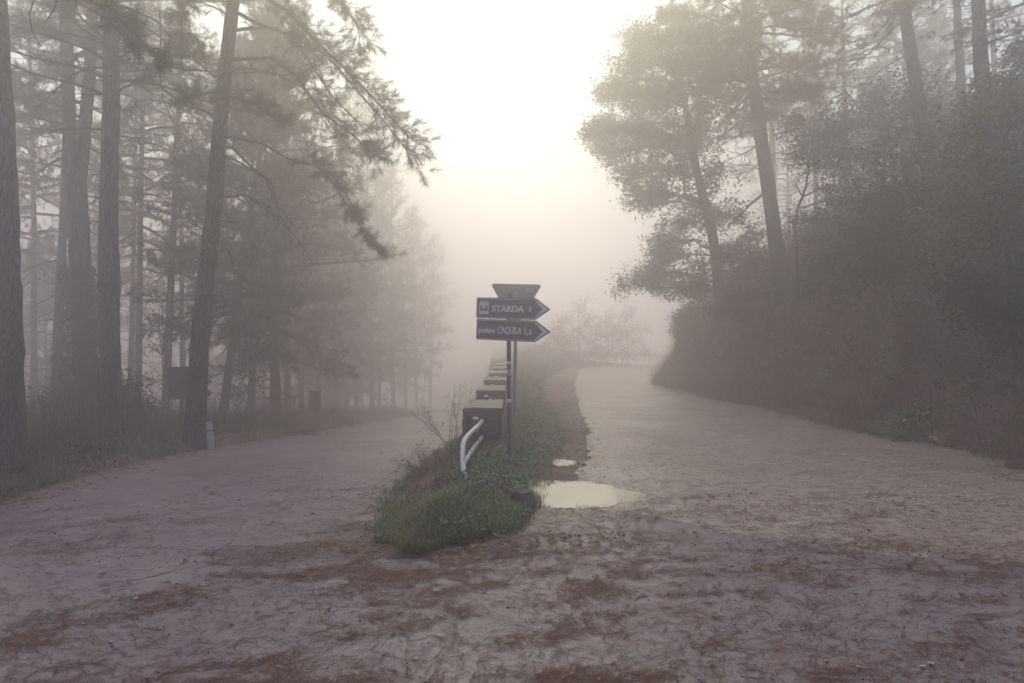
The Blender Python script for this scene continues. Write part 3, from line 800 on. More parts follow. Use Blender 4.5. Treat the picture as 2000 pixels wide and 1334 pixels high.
def limb_path(p0, az, el, L, rng, droop=.35, tip=.25, n=7, wig=.05):
    d = np.array([math.cos(az) * math.cos(el), math.sin(az) * math.cos(el), math.sin(el)])
    P = [np.array(p0, float)]; st = L / (n - 1)
    for i in range(n - 1):
        t = i / (n - 2) if n > 2 else 0
        d = d + np.array([0, 0, -droop if t < .6 else tip]) / (n - 1) * 1.6 + rng.normal(0, wig, 3)
        d = d / np.linalg.norm(d); P.append(P[-1] + d * st)
    return np.array(P)

def along(path, t):
    n = len(path) - 1; x = np.clip(t * n, 0, n - 1e-6); i = x.astype(int); f = (x - i)[:, None]
    return path[i] * (1 - f) + path[i + 1] * f, norm(path[i + 1] - path[i])

class Pine:
    """collects wood and needle tufts of one pine"""
    def __init__(self, rng): self.w = MB(); self.P = []; self.D = []; self.rng = rng
    def branch(self, path, r0, twigs=14, tl=.5, t0=.25, per=3, sub=True, spread=.9):
        rng = self.rng; n = len(path)
        add_tube(self.w, path, np.linspace(r0, r0 * .22, n), 5, 0, caps=False)
        t = np.sort(rng.uniform(t0, 1, twigs)); p, d = along(path, t)
        side = norm(np.cross(d, [[0, 0, 1.]])) * np.where(rng.random(twigs) < .5, -1, 1)[:, None]
        dd = norm(d * rng.uniform(.4, 1.0, (twigs, 1)) + side * spread * rng.uniform(.3, 1, (twigs, 1)) + rng.normal(0, .22, (twigs, 3)) + np.array([0, 0, .12]))
        l = tl * (1.15 - .6 * t)[:, None] * rng.uniform(.6, 1.3, (twigs, 1))
        mid = p + dd * l * .5; d2 = norm(dd + np.array([0, 0, .25]) + rng.normal(0, .2, (twigs, 3))); q = mid + d2 * l * .5
        segs(self.w, p, mid, r0 * .17, r0 * .12); segs(self.w, mid, q, r0 * .12, r0 * .07)
        self.P.append(q); self.D.append(d2)
        for k in range(per - 1):
            f = rng.uniform(.25, .95, (twigs, 1)); b = p + (q - p) * f
            e = norm(dd + norm(rng.normal(size=(twigs, 3))) * .95 + np.array([0, 0, .2])); ll = rng.uniform(.12, .3, (twigs, 1)) * (tl / .5)
            segs(self.w, b, b + e * ll, r0 * .08, r0 * .05); self.P.append(b + e * ll); self.D.append(e)
        self.P.append(path[-1:]); self.D.append(norm(path[-1:] - path[-2:-1]))
    def stub(self, p0, az, el, L, r, droop=.3, twigs=3):
        rng = self.rng
        path = limb_path(p0, az, el, L, rng, droop, -.1, 5, .09)
        add_tube(self.w, path, np.linspace(r, r * .3, 5), 5, 0, caps=False)
        if L > .6:
            t = rng.uniform(.35, 1, twigs); p, d = along(path, t)
            e = norm(d + rng.normal(0, .7, (twigs, 3)) + np.array([0, 0, -.2])); l = rng.uniform(.15, .45, (twigs, 1)) * L
            m = p + e * l * .5; e2 = norm(e + rng.normal(0, .35, (twigs, 3)))
            segs(self.w, p, m, r * .35, r * .25); segs(self.w, m, m + e2 * l * .6, r * .25, r * .12)
    def crown_mesh(self, n=26, L=.15, w=.008):
        mb = MB(); P = np.concatenate(self.P); D = np.concatenate(self.D)
        needles(mb, P, D, n, L, w, self.rng); return mb

def trunk_path(Ht, bend, rng, wig=.03, step=.4):
    n = max(6, int(Ht / step)); z = np.linspace(-.4, Ht, n)
    zz = np.clip(z / Ht, 0, 1)
    bx = I(zz, [(t, x) for t, x, y in bend]); by = I(zz, [(t, y) for t, x, y in bend])
    return np.stack([bx + wig * np.cumsum(rng.normal(0, .35, n)) * .5, by + wig * np.cumsum(rng.normal(0, .35, n)) * .5, z], 1)

def add_trunk(mb, path, r0, r1, rng, sides=16, flare=.35, mi=0):
    z = path[:, 2]; t = np.clip((z - z[0]) / (z[-1] - z[0]), 0, 1)
    r = r0 * (1 - t) + r1 * t + r0 * flare * np.exp(-np.maximum(z, 0) / .28)
    r = r * (1 + .02 * rng.normal(size=len(r)))
    add_tube(mb, path, r, sides, mi, caps=False, rn=.022, rng=rng)

def pine_variant(seed, Ht, r0, c0, nb, bl, bend=((0, 0, 0), (1, 0, 0)), stubs=16, n=24, L=.16, w=.010, tw=13, shape=1.0, trunk_sides=12):
    rng = np.random.default_rng(seed); p = Pine(rng)
    path = trunk_path(Ht, bend, rng); add_trunk(p.w, path, r0, r0 * .22, rng, trunk_sides)
    def at_z(z):
        i = np.clip(np.searchsorted(path[:, 2], z), 1, len(path) - 1); f = (z - path[i - 1, 2]) / (path[i, 2] - path[i - 1, 2])
        return path[i - 1] * (1 - f) + path[i] * f
    az = rng.uniform(0, 6.28)
    for k in range(nb):
        t = (k + rng.random()) / nb; z = Ht * (c0 + (1 - c0) * t * .985); az += 2.4 + rng.normal(0, .5)
        l = bl * ((1 - t ** 1.8) * .85 + .15) * rng.uniform(.65, 1.2) * min(1, .55 + 2.2 * t)
        bp = limb_path(at_z(z), az, math.radians(-8 + 50 * t + rng.normal(0, 8)), l, rng, .38 * (1 - t), .3)
        p.branch(bp, .02 + .013 * l, max(5, int(tw * (.45 + l / bl * .7))), .30 + .17 * l, .2, 3)
    for k in range(stubs):
        z = Ht * rng.uniform(.10, c0 + .12); l = rng.choice([.2, .4, .9, 1.6]) * rng.uniform(.7, 1.2)
        p.stub(at_z(z), rng.uniform(0, 6.28), math.radians(rng.uniform(-25, 12)), l, .012 + .006 * l)
    crown = p.crown_mesh(n, L, w)
    return p.w.mesh('pine_trunk', M['bark']), crown.mesh('pine_crown', M['needle'])

def tree(name, loc, trunk, crown, label, cat, group=None, rot=(0, 0, 0), scale=(1, 1, 1), trunk_name='trunk', crown_name='crown'):
    e = empty(name, loc, label, cat, group, rot); e.scale = scale
    if trunk: link(trunk_name, trunk, e)
    if crown: link(crown_name, crown, e)
    return e

def clump_tree(seed, trunkpts, r0, clumps, leafmat, leaf=.085, per=14, woodmat='bark2', sides=9, spread=.15, dens=1.0, asp=.5, gap=.33):
    """broadleaf: trunk polyline + limbs to leaf clumps [(centre, radius(3 or 1), twig ends)]; local coordinates"""
    rng = np.random.default_rng(seed); w = MB(); lf = MB()
    tp = np.asarray(trunkpts, float)
    tt = np.linspace(0, 1, 5 * len(tp)); tq = np.stack([np.interp(tt, np.linspace(0, 1, len(tp)), tp[:, k]) for k in range(3)], 1)
    tq = tq + rng.normal(0, .012, tq.shape) * np.linspace(0, 1, len(tq))[:, None]
    add_tube(w, tq, np.linspace(r0, r0 * .35, len(tq)), sides, 0, caps=False, rn=.03, rng=rng)
    for c, rad, nt in clumps:
        c = np.asarray(c, float); rad = np.broadcast_to(np.asarray(rad, float), (3,))
        # attach to the trunk point a little below the clump
        dist = np.linalg.norm(tq - c, axis=1) + 1.2 * np.maximum(tq[:, 2] - c[2] + .1, 0)
        a = tq[np.argmin(dist)]
        m1 = a + (c - a) * .5 + np.array([0, 0, .12]) * np.linalg.norm(c - a) * rng.uniform(.2, 1) + rng.normal(0, .06, 3)
        ln = np.linalg.norm(c - a)
        lp = np.array([a, a * .5 + m1 * .5 + rng.normal(0, .03, 3), m1, m1 * .5 + c * .5, c]); rl = min(r0 * .55, .012 + .018 * ln)
        add_tube(w, lp, np.linspace(rl, .008, 5), 6, 0, caps=False)
        nt = int(nt * dens)
        u = norm(rng.normal(size=(nt, 3))) * (rng.random((nt, 1)) ** .42) * rad
        # thin out with a lumpy mask so that sky shows through
        q = c + u
        g = vn(q[:, 0] / .32 + 40, q[:, 2] / .32 + q[:, 1] / .5) ; keep = g > gap; q = q[keep]
        t = rng.uniform(.45, 1, len(q)); st, _ = along(lp, t)
        mid = st * .45 + q * .55 + rng.normal(0, .06, q.shape)
        segs(w, st, mid, .010, .007); segs(w, mid, q, .007, .003)
        P = np.repeat(q, per, 0) + rng.normal(0, spread, (len(q) * per, 3)) * np.array([1, 1, .75])
        leaves(lf, P, leaf, rng, asp=asp)
    return w.mesh('wood', M[woodmat]), lf.mesh('leaves', M[leafmat] if isinstance(leafmat, str) else leafmat)

# ------------------------------------------------------------------ the pines beside the lower road
VT = [pine_variant(11 + i, 17, .17, c0, 58, 3.0, ((0, 0, 0), (.5, b, 0), (1, b * 1.7, .2)), 26, n=22, w=.010, L=.17) for i, (c0, b) in enumerate(((.40, .05), (.46, -.12), (.36, .15)))]
VB = [pine_variant(31 + i, 12.5, .17, c0, 70, 3.4, ((0, 0, 0), (.5, b, 0), (1, b * 1.5, .1)), 14, n=26, w=.016, L=.2, tw=16) for i, (c0, b) in enumerate(((.20, .08), (.26, -.06), (.17, .0)))]

def place_pine(px, px300, d, dia_px, var, label, hs=1.0, group=None, seed=0, name='pine_tree', zoff=0, x=None):
    p = at(px, 700, d) if x is None else np.array([x, d, 0])
    tr, cr = var
    r = dia_px / F0 * d / 2
    base_r = .155
    s = r / base_r
    z = Hp(p[0], p[1]) - .05 + zoff
    lean = math.atan((px300 - px) / 400) if px is not None else 0
    x0 = p[0] + (z - at(0, 700, d)[2]) * math.tan(lean) if px is not None else x
    rz = (seed * 2.399) % 6.283
    rot = (Matrix.Rotation(lean, 3, 'Y') @ Matrix.Rotation(rz, 3, 'Z')).to_euler()
    return tree(name, (x0, d, z), tr, cr, label, 'tree', group, rot, (max(.7, min(s, 1.25)), max(.7, min(s, 1.25)), hs))

# 1 nearest trunk, cut by the picture edge
def near_pine():
    rng = np.random.default_rng(5); p = Pine(rng); d = 7.25
    b = at(4, 950, d); z0 = Hp(b[0], b[1])
    path = trunk_path(11, ((0, .02, 0), (.25, .0, 0), (.6, -.12, 0), (1, -.3, .1)), rng, .015, .16); add_trunk(p.w, path, .205, .08, rng, 30, .25)
    o = np.array([b[0], b[1], z0])
    # the tufted bough that hangs across the top of the picture
    def px(pts): return np.array([at(*q) - o for q in pts])
    r0 = px([(20, -120, 7.2), (70, -75, 7.1), (130, -30, 7.0), (190, 10, 6.9), (240, 45, 6.85), (290, 95, 6.8), (330, 130, 6.8)])
    p.branch(r0, .032, 18, .34, .38, 3)
    p.branch(px([(130, -30, 7.0), (170, -25, 6.9), (215, 5, 6.8), (245, 60, 6.7), (262, 95, 6.7)]), .016, 14, .26, .35, 3)
    p.branch(px([(70, -75, 7.1), (120, -40, 7.3), (160, 10, 7.5), (200, 30, 7.5), (235, 48, 7.5)]), .016, 10, .26, .4, 3)
    p.branch(px([(60, -90, 7.1), (90, -50, 6.7), (120, -25, 6.5), (150, -10, 6.4)]), .016, 9, .25, .3, 3)
    # bare curling twigs
    for pts in ([(70, -75, 7.1), (68, -10, 7.0), (58, 28, 6.95), (62, 60, 6.9), (81, 92, 6.9)], [(120, -20, 7.0), (105, 20, 7.0), (88, 45, 7.0), (80, 22, 7.0)]):
        q = px(pts); add_tube(p.w, q, np.linspace(.011, .004, len(q)), 5, 0, caps=False)
    for z, az, l in ((5.2, .3, .35), (4.4, -1.2, .5), (3.6, .2, .14), (6.0, 2.6, .8)): p.stub((0, 0, z), az, -.1, l, .014)
    for k in range(16):
        zz = rng.uniform(7.6, 10.8); p.branch(limb_path((-.15, 0, zz), rng.uniform(0, 6.28), .2, rng.uniform(1.2, 2.4), rng), .035, 12, .5, .3, 3)
    t = tree('pine_tree', o, p.w.mesh('pine_trunk', M['bark']), p.crown_mesh(44, .13, .0045).mesh('pine_crown', M['needle']),
             'thick furrowed pine trunk at the picture edge with a tufted bough hanging from above', 'tree')
near_pine()

# 2 the leaning pine with arching boughs
def leaning_pine():
    rng = np.random.default_rng(8); p = Pine(rng); d = 11.3
    b = at(380, 884, d); z0 = Hp(b[0], b[1]); o = np.array([b[0], b[1], z0])
    px = [(379, 884, 41), (384, 790, 37), (391, 660, 34), (405, 520, 32), (417, 420, 31), (424, 330, 29), (430, 240, 27), (439, 150, 26), (448, 70, 25), (456, 0, 24), (463, -90, 23), (470, -200, 21), (474, -330, 17), (476, -480, 11), (477, -600, 5)]
    P = np.array([at(x, y, d) for x, y, w_ in px]) - o; r = np.array([w_ for *_, w_ in px]) / F0 * d / 2
    P[0, 2] = -.3; r[0] *= 1.25
    tt = np.linspace(0, len(P) - 1, 70); k = np.arange(len(P))
    path = np.stack([np.interp(tt, k, P[:, i]) for i in range(3)], 1); rr = np.interp(tt, k, r)
    ker = np.ones(5) / 5; sm = path.copy(); sm[2:-2] = np.stack([np.convolve(path[:, i], ker, 'valid') for i in range(3)], 1)
    add_tube(p.w, sm, rr, 22, 0, caps=False, rn=.03, rng=rng)
    def bp(pts): return np.array([at(*q) - o for q in pts])
    # long drooping boughs reaching over the road
    B = [
     ([(458, -30, 11.3), (500, -15, 10.9), (560, 20, 10.5), (620, 85, 10.2), (690, 150, 9.9), (750, 215, 9.7), (800, 270, 9.6)], .040, 44, .62, .22),
     ([(455, 20, 11.3), (500, 45, 11.2), (570, 70, 11.0), (640, 110, 10.9), (700, 180, 10.8), (760, 250, 10.7), (818, 322, 10.7)], .034, 40, .55, .25),
     ([(450, 60, 11.3), (490, 55, 11.6), (540, 55, 11.9), (590, 100, 12.2), (650, 190, 12.4), (700, 240, 12.5), (745, 300, 12.5)], .034, 36, .55, .3),
     ([(447, 115, 11.3), (480, 115, 11.0), (525, 112, 10.8), (580, 150, 10.6), (630, 220, 10.5), (690, 265, 10.4), (730, 300, 10.4)], .034, 32, .5, .35),
     ([(440, 140, 11.3), (480, 132, 11.8), (540, 145, 12.1), (590, 170, 12.3), (640, 235, 12.5), (690, 300, 12.6)], .03, 24, .5, .35),
     ([(432, 268, 11.3), (470, 270, 11.0), (520, 285, 10.8), (560, 310, 10.6), (620, 325, 10.5), (655, 365, 10.4), (690, 420, 10.3), (722, 470, 10.3)], .026, 30, .30, .45),
     ([(655, 350, 10.45), (685, 395, 10.4), (712, 440, 10.35), (728, 478, 10.3), (750, 495, 10.3)], .010, 12, .14, .2),
     ([(470, -120, 11.3), (530, -90, 10.9), (600, -60, 10.6), (660, -10, 10.4), (690, 40, 10.3), (712, 70, 10.3)], .034, 30, .5, .35),
     ([(446, 130, 11.3), (420, 150, 10.9), (395, 130, 10.6), (370, 100, 10.4), (345, 60, 10.3)], .024, 22, .42, .35),
     ([(436, 200, 11.3), (450, 190, 10.8), (480, 195, 10.4), (520, 215, 10.1), (545, 245, 10.0)], .022, 22, .34, .3),
     ([(440, 165, 11.3), (415, 180, 10.6), (385, 185, 10.2), (360, 200, 10.1)], .020, 16, .3, .3),
     ([(462, -60, 11.3), (420, -40, 10.8), (380, -20, 10.5), (352, 30, 10.3)], .022, 18, .4, .35),
    ]
    for pts, r_, tw, tl, t0 in B: p.branch(bp(pts), r_, tw, tl, t0, 4)
    # bare sagging limbs
    for pts, r_ in (([(430, 285, 11.3), (455, 290, 11.1), (490, 325, 10.9), (530, 355, 10.8), (545, 420, 10.7), (565, 445, 10.7)], .020),
                    ([(428, 300, 11.3), (470, 318, 11.0), (520, 350, 10.8), (540, 400, 10.7), (575, 440, 10.6)], .018),
                    ([(418, 388, 11.3), (450, 385, 11.2), (478, 380, 11.1), (510, 395, 11.0), (536, 410, 10.9)], .022),
                    ([(478, 380, 11.1), (510, 402, 11.0), (545, 430, 10.9), (580, 465, 10.8), (603, 502, 10.8)], .014),
                    ([(408, 432, 11.3), (430, 432, 11.0), (462, 434, 10.8)], .013), ([(402, 450, 11.3), (430, 470, 11.1), (450, 500, 11.0), (460, 535, 11.0)], .012),
                    ([(424, 232, 11.3), (395, 215, 11.0), (365, 205, 10.8), (330, 200, 10.6), (295, 195, 10.5)], .016),
                    ([(446, 30, 11.3), (420, 15, 11.0), (395, 5, 10.8), (380, 5, 10.7)], .016)):
        q = bp(pts); add_tube(p.w, q, np.linspace(r_, r_ * .3, len(q)), 6, 0, caps=False)
        t = rng.uniform(.3, 1, 12); a, dd = along(q, t); e = norm(dd + rng.normal(0, .6, (12, 3)) + np.array([0, 0, -.35])); l = rng.uniform(.12, .45, (12, 1))
        m = a + e * l * .5; e2 = norm(e + rng.normal(0, .4, (12, 3))); segs(p.w, a, m, .005, .004); segs(p.w, m, m + e2 * l * .5, .004, .002)
    for k in range(26):                            # crown above the frame
        i = rng.integers(48, 68); p.branch(limb_path(sm[i], rng.uniform(0, 6.28), .25, rng.uniform(1.0, 2.6) * (1.3 - i / 70), rng), .03, 13, .5, .25, 3)
    for y, az, l in ((610, 3.2, .3), (560, .2, .25), (640, 2.9, .15), (500, 3.4, .5), (345, 3.3, .6), (700, .1, .12)):
        i = np.argmin(np.abs(sm[:, 2] + z0 - at(0, y, d)[2])); p.stub(sm[i], az, -.1, l, .012)
    tree('pine_tree', o, p.w.mesh('pine_trunk', M['bark']), p.crown_mesh(46, .125, .0050).mesh('pine_crown', M['needle']),
         'leaning pine with long drooping boughs arching over the road, beside the pale marker', 'tree')
leaning_pine()

# 3 straight trunk, 4 forked trunk with ivy
def straight_pine():
    rng = np.random.default_rng(12); p = Pine(rng); d = 11.6
    b = at(217, 872, d); z0 = Hp(b[0], b[1]); o = np.array([b[0], b[1], z0])
    px = [(219, 880, 42), (218, 800, 38), (216, 690, 36), (213, 590, 37), (214, 560, 40), (212, 480, 35), (213, 380, 33), (215, 280, 31), (218, 180, 30), (217, 80, 29), (219, -30, 28), (220, -250, 24), (222, -500, 16), (222, -720, 6)]
    P = np.array([at(x, y, d) for x, y, w_ in px]) - o; r = np.array([w_ for *_, w_ in px]) / F0 * d / 2
    tt = np.linspace(0, len(P) - 1, 80); k = np.arange(len(P)); path = np.stack([np.interp(tt, k, P[:, i]) for i in range(3)], 1); path[0, 2] = -.3
    add_tube(p.w, path, np.interp(tt, k, r), 22, 0, caps=False, rn=.03, rng=rng)
    def bp(pts): return np.array([at(*q) - o for q in pts])
    for pts, r_ in (([(205, 133, 11.6), (175, 132, 11.3), (145, 145, 11.1), (115, 170, 11.0), (90, 195, 10.9), (72, 212, 10.8)], .026), ([(205, 185, 11.6), (170, 184, 11.4), (143, 183, 11.2)], .016),
                    ([(205, 253, 11.6), (165, 251, 11.2), (120, 254, 10.9), (100, 256, 10.8)], .020), ([(225, 137, 11.6), (255, 140, 11.4), (290, 137, 11.2), (320, 128, 11.1), (350, 128, 11.0)], .022),
                    ([(225, 264, 11.6), (250, 268, 11.3), (278, 270, 11.2)], .014), ([(225, 182, 11.6), (252, 187, 11.4)], .012), ([(203, 342, 11.6), (180, 340, 11.4)], .012), ([(203, 386, 11.6), (185, 385, 11.5), (168, 383, 11.4)], .014),
                    ([(226, 392, 11.6), (245, 396, 11.5)], .012), ([(204, 432, 11.6), (180, 433, 11.5)], .012),
                    ([(312, 20, 11.2), (314, 80, 11.1), (311, 140, 11.1), (318, 190, 11.1), (337, 238, 11.0)], .014), ([(220, 5, 11.6), (260, 20, 11.3), (305, 40, 11.1), (335, 75, 11.0), (365, 105, 10.9)], .03)):
        q = bp(pts); add_tube(p.w, q, np.linspace(r_, r_ * .35, len(q)), 6, 0, caps=False)
        t = rng.uniform(.3, 1, 7); a, dd = along(q, t); e = norm(dd + rng.normal(0, .6, (7, 3)) + np.array([0, 0, -.2])); l = rng.uniform(.1, .4, (7, 1)); segs(p.w, a, a + e * l, .005, .002)
    for k in range(34):
        i = rng.integers(48, 78); p.branch(limb_path(path[i], rng.uniform(0, 6.28), .2, rng.uniform(1.2, 2.8) * (1.25 - (i - 48) / 40), rng), .032, 13, .5, .25, 3)
    tree('pine_tree', o, p.w.mesh('pine_trunk', M['bark']), p.crown_mesh(28, .14, .007).mesh('pine_crown', M['needle']), 'straight bare pine trunk with short snapped branches, rising before the dark bush', 'tree')

    rng = np.random.default_rng(13); p = Pine(rng); d = 14.2
    b = at(164, 780, d); z0 = Hp(b[0], b[1]); o = np.array([b[0], b[1], z0])
    low = [(172, 860, 52), (170, 780, 47), (166, 690, 42), (160, 600, 40), (156, 500, 38), (152, 420, 36), (150, 350, 34)]
    upl = [(146, 360, 24), (138, 300, 24), (134, 200, 24), (130, 100, 23), (127, -40, 21), (124, -260, 16), (122, -450, 6)]
    upr = [(154, 360, 24), (162, 310, 23), (168, 230, 22), (176, 130, 21), (180, 40, 20), (183, -80, 18), (186, -300, 12), (188, -450, 5)]
    for pts in (low, upl, upr):
        P = np.array([at(x, y, d) for x, y, w_ in pts]) - o; r = np.array([w_ for *_, w_ in pts]) / F0 * d / 2
        tt = np.linspace(0, len(P) - 1, 40); k = np.arange(len(P)); path = np.stack([np.interp(tt, k, P[:, i]) for i in range(3)], 1)
        if pts is low: path[0, 2] = -.6
        add_tube(p.w, path, np.interp(tt, k, r), 18, 0, caps=False, rn=.025, rng=rng)
        if pts is not low:
            for k in range(24):
                i = rng.integers(10, 39); p.branch(limb_path(path[i], rng.uniform(0, 6.28), .1, rng.uniform(.9, 2.4) * (1.2 - i / 50), rng), .028, 12, .5, .25, 3)
        for q in range(9):
            i = rng.integers(4, 34); p.stub(path[i], rng.uniform(0, 6.28), -.1, rng.uniform(.2, 1.6), .014)
    crown = p.crown_mesh(26, .15, .008).mesh('pine_crown', M['needle'])
    # ivy on the lower trunk
    mb = MB(); n = 5200
    zz = rng.uniform(0, 1, n) ** .8; yy = 780 - zz * 260; q = np.stack([np.interp(yy, [520, 600, 690, 780], [157, 158, 166, 170]), yy], 1)
    an = rng.uniform(0, 6.28, n); rad = np.interp(yy, [520, 600, 690, 780], [.17, .27, .36, .45]) * (.75 + .5 * rng.random(n)) * (.7 + .8 * vn(an * 2, yy * .03))
    P = np.array([at(a, b_, d) for a, b_ in q]) - o + np.stack([np.cos(an) * rad, np.sin(an) * rad, np.zeros(n)], 1)
    leaves(mb, P, .09, rng)
    t = tree('pine_tree', o, p.w.mesh('pine_trunk', M['bark']), crown, 'forked pine whose single trunk splits into two above the ivy, behind the dark bush', 'tree')
    mb.build('ivy', M['shrub'], t)
straight_pine()

PL = [  # x at y=700, x at y=300, depth, width px, variant, height scale, label
 (67, 67, 21, 14, VT[0], 1.0, 'slim straight pine trunk just beside the thick furrowed one, greyed by fog'),
 (111, 122, 17, 20, VT[1], 1.0, 'plain pine trunk standing close beside the forked ivy pine'),
 (253, 256, 24, 12, VT[2], 1.0, 'thinner of the two trunks rising just beyond the straight snapped-branch pine'),
 (272, 280, 21, 14, VT[0], 1.0, 'thicker of the two trunks rising just beyond the straight snapped-branch pine'),
 (329, 345, 19.5, 14, VT[1], .95, 'slightly tilted pine trunk above the back of the arrow boards'),
 (357, 352, 25, 12, VT[2], .95, 'pale straight trunk hugging the outline of the leaning pine'),
 (452, 512, 17.2, 15, VB[0], .85, 'thin strongly tilted pine just beyond the pale marker'),
 (493, 497, 21, 14, VB[1], .95, 'slim upright pine beyond the thin tilted one'),
 (538, 538, 18.8, 21, VB[2], .95, 'sturdy pine at the verge before the small rectangular plate, roots flared'),
 (561, 556, 25, 13, VB[0], .95, 'faint trunk touching the sturdy verge pine'),
 (588, 585, 28, 13, VB[1], .9, 'faint trunk midway between the sturdy verge pine and the small plate'),
 (623, 629, 30, 11, VB[2], .9, 'faint pine straight behind the small rectangular plate'),
]
for i, (a, b_, d, wpx, var, hs, lab) in enumerate(PL): place_pine(a, b_, d, wpx, var, lab, hs, seed=i + 1)
FAINT = [(655, 652, 33), (725, 727, 36), (662, 668, 39), (705, 704, 44), (680, 678, 35), (699, 700, 37), (742, 744, 41), (766, 764, 43), (790, 792, 47), (812, 812, 50), (842, 845, 54)]
for i, (a, b_, d) in enumerate(FAINT):
    b_ = b_ + 14 * math.sin(i * 5.3)
    place_pine(a, b_, d, (300 + 90 * math.sin(i * 3.1)) / d, (VB + VT)[(i * 4) % 6], 'ghostly pine fading into the fog along the descending road beyond the small plate', .98 + .2 * math.sin(i * 2.3), 'pines fading along the lower road', seed=i + 21)
# deeper wood, filling between the trunks
DEEP = [(-40, 17), (25, 31), (92, 27), (140, 33), (190, 25), (235, 36), (320, 40), (515, 35), (160, 41), (400, 44), (555, 40), (600, 43), (5, 39), (470, 42), (650, 46)]
for i, (a, d) in enumerate(DEEP):
    place_pine(a, a + 8 * math.sin(i * 2.1), d, 270 / d, (VT + VB)[(i * 5) % 6], 'slender pine deep in the foggy wood beyond the first trunks', .9 + .12 * math.sin(i * 1.7), 'pines deep in the wood', seed=i + 40)

# ------------------------------------------------------------------ trees above the bank
def bank_pine():
    rng = np.random.default_rng(17); p = Pine(rng); d = 20.5
    b = at(1524, 548, d); z0 = min(Hp(b[0], b[1]), b[2]); o = np.array([b[0], b[1], z0])
    px = [(1530, 600, 36), (1524, 545, 32), (1516, 480, 29), (1508, 420, 27), (1498, 350, 26), (1488, 280, 25), (1478, 210, 24), (1470, 150, 22), (1464, 90, 21), (1459, 20, 19), (1454, -60, 17), (1450, -180, 12), (1448, -280, 5)]
    P = np.array([at(x, y, d) for x, y, w_ in px]) - o; r = np.array([w_ for *_, w_ in px]) / F0 * d / 2; P[0, 2] = min(P[0, 2], -.4)
    tt = np.linspace(0, len(P) - 1, 60); k = np.arange(len(P)); path = np.stack([np.interp(tt, k, P[:, i]) for i in range(3)], 1)
    add_tube(p.w, path, np.interp(tt, k, r), 18, 0, caps=False, rn=.025, rng=rng)
    def bp(pts): return np.array([at(*q) - o for q in pts])
    for pts, r_ in (([(1490, 380, 20.5), (1470, 395, 20.3), (1445, 420, 20), (1425, 440, 19.8)], .045), ([(1478, 255, 20.5), (1450, 260, 20.2), (1415, 280, 19.9)], .035), ([(1470, 180, 20.5), (1445, 205, 20.3), (1420, 230, 20.1), (1400, 250, 20)], .04),
                    ([(1468, 200, 20.5), (1440, 215, 20.5), (1415, 240, 20.6)], .03), ([(1474, 222, 20.5), (1440, 240, 20), (1405, 270, 19.6)], .03), ([(1500, 340, 20.5), (1480, 330, 20.4), (1455, 318, 20.3)], .025),
                    ([(1484, 240, 20.5), (1500, 235, 20.3), (1508, 228, 20.2)], .02), ([(1480, 285, 20.5), (1452, 300, 20.6), (1430, 310, 20.7)], .03)):
        q = bp(pts); add_tube(p.w, q, np.linspace(r_, r_ * .3, len(q)), 6, 0, caps=False)
        t = rng.uniform(.3, 1, 8); a, dd = along(q, t); e = norm(dd + rng.normal(0, .6, (8, 3))); l = rng.uniform(.2, .8, (8, 1)); segs(p.w, a, a + e * l, .012, .005)
    for k in range(70):
        i = rng.integers(32, 58); az = rng.uniform(0, 6.28)
        p.branch(limb_path(path[i], az, .12, rng.uniform(1.3, 3.4) * (1.35 - (i - 34) / 32), rng, .45), .04, 15, .6, .2, 3)
    for pts in ([(1470, 150, 20.5), (1440, 130, 20.2), (1400, 120, 19.9), (1360, 120, 19.6), (1330, 130, 19.4)], [(1462, 80, 20.5), (1420, 50, 20), (1370, 30, 19.6), (1330, 25, 19.3), (1300, 35, 19.2)], [(1474, 190, 20.5), (1520, 195, 20.0), (1550, 185, 19.6), (1580, 190, 19.4)], [(1500, 180, 19), (1530, 180, 18.8), (1560, 182, 18.6), (1585, 186, 18.5)], [(1466, 60, 20.5), (1510, 50, 20), (1560, 60, 19.5), (1600, 80, 19.3)], [(1459, 20, 20.5), (1500, 0, 20), (1560, 0, 19.6), (1610, 30, 19.4)]):
        p.branch(bp(pts), .04, 26, .55, .2, 4)
    for k in range(10):
        i = rng.integers(12, 40); p.stub(path[i], rng.uniform(0, 6.28), .1, rng.uniform(.3, 1.4), .02)
    tree('pine_tree', o, p.w.mesh('pine_trunk', M['bark']), p.crown_mesh(30, .18, .013).mesh('pine_crown', M['needle']), 'tall pine leaning roadward from the lip of the bank, bare limbs crossing the sky', 'tree')
bank_pine()

BP = [  # x at 300ish, lean x, depth, width, variant, label
 (1515, 1508, 31, 17, VT[0], .9, 'pale pine trunk close behind the tall leaning one on the bank'),
 (1545, 1543, 38, 9, VT[1], .9, 'thinnest faint trunk in the gap beside the tall leaning bank pine'),
 (1862, 1812, 17.5, 27, VT[2], .72, 'tilted pine trunk rising from the dark leaves on the bank top'),
 (1898, 1884, 21, 18, VT[1], .8, 'slim trunk between the tilted and the stout pine on the bank top'),
 (1938, 1924, 15.5, 29, VT[0], .72, 'stout upright pine trunk on the bank top above the yellowing bush'),
]
for i, (a, b_, d, wpx, var, hs, lab) in enumerate(BP): place_pine(a, b_, d, wpx, var, lab, hs, seed=i + 70)
for i, (a, d) in enumerate(((1600, 30), (1660, 27), (1720, 33), (1780, 28), (1850, 31), (1960, 26), (2050, 22), (2150, 19), (1990, 34), (2080, 15))):
    place_pine(a, a - 10, d, 250 / d, (VT + VB)[(i * 5 + 1) % 6], 'slender pine behind the leafy thicket on the bank top', .72, 'pines behind the bank thicket', seed=i + 80)

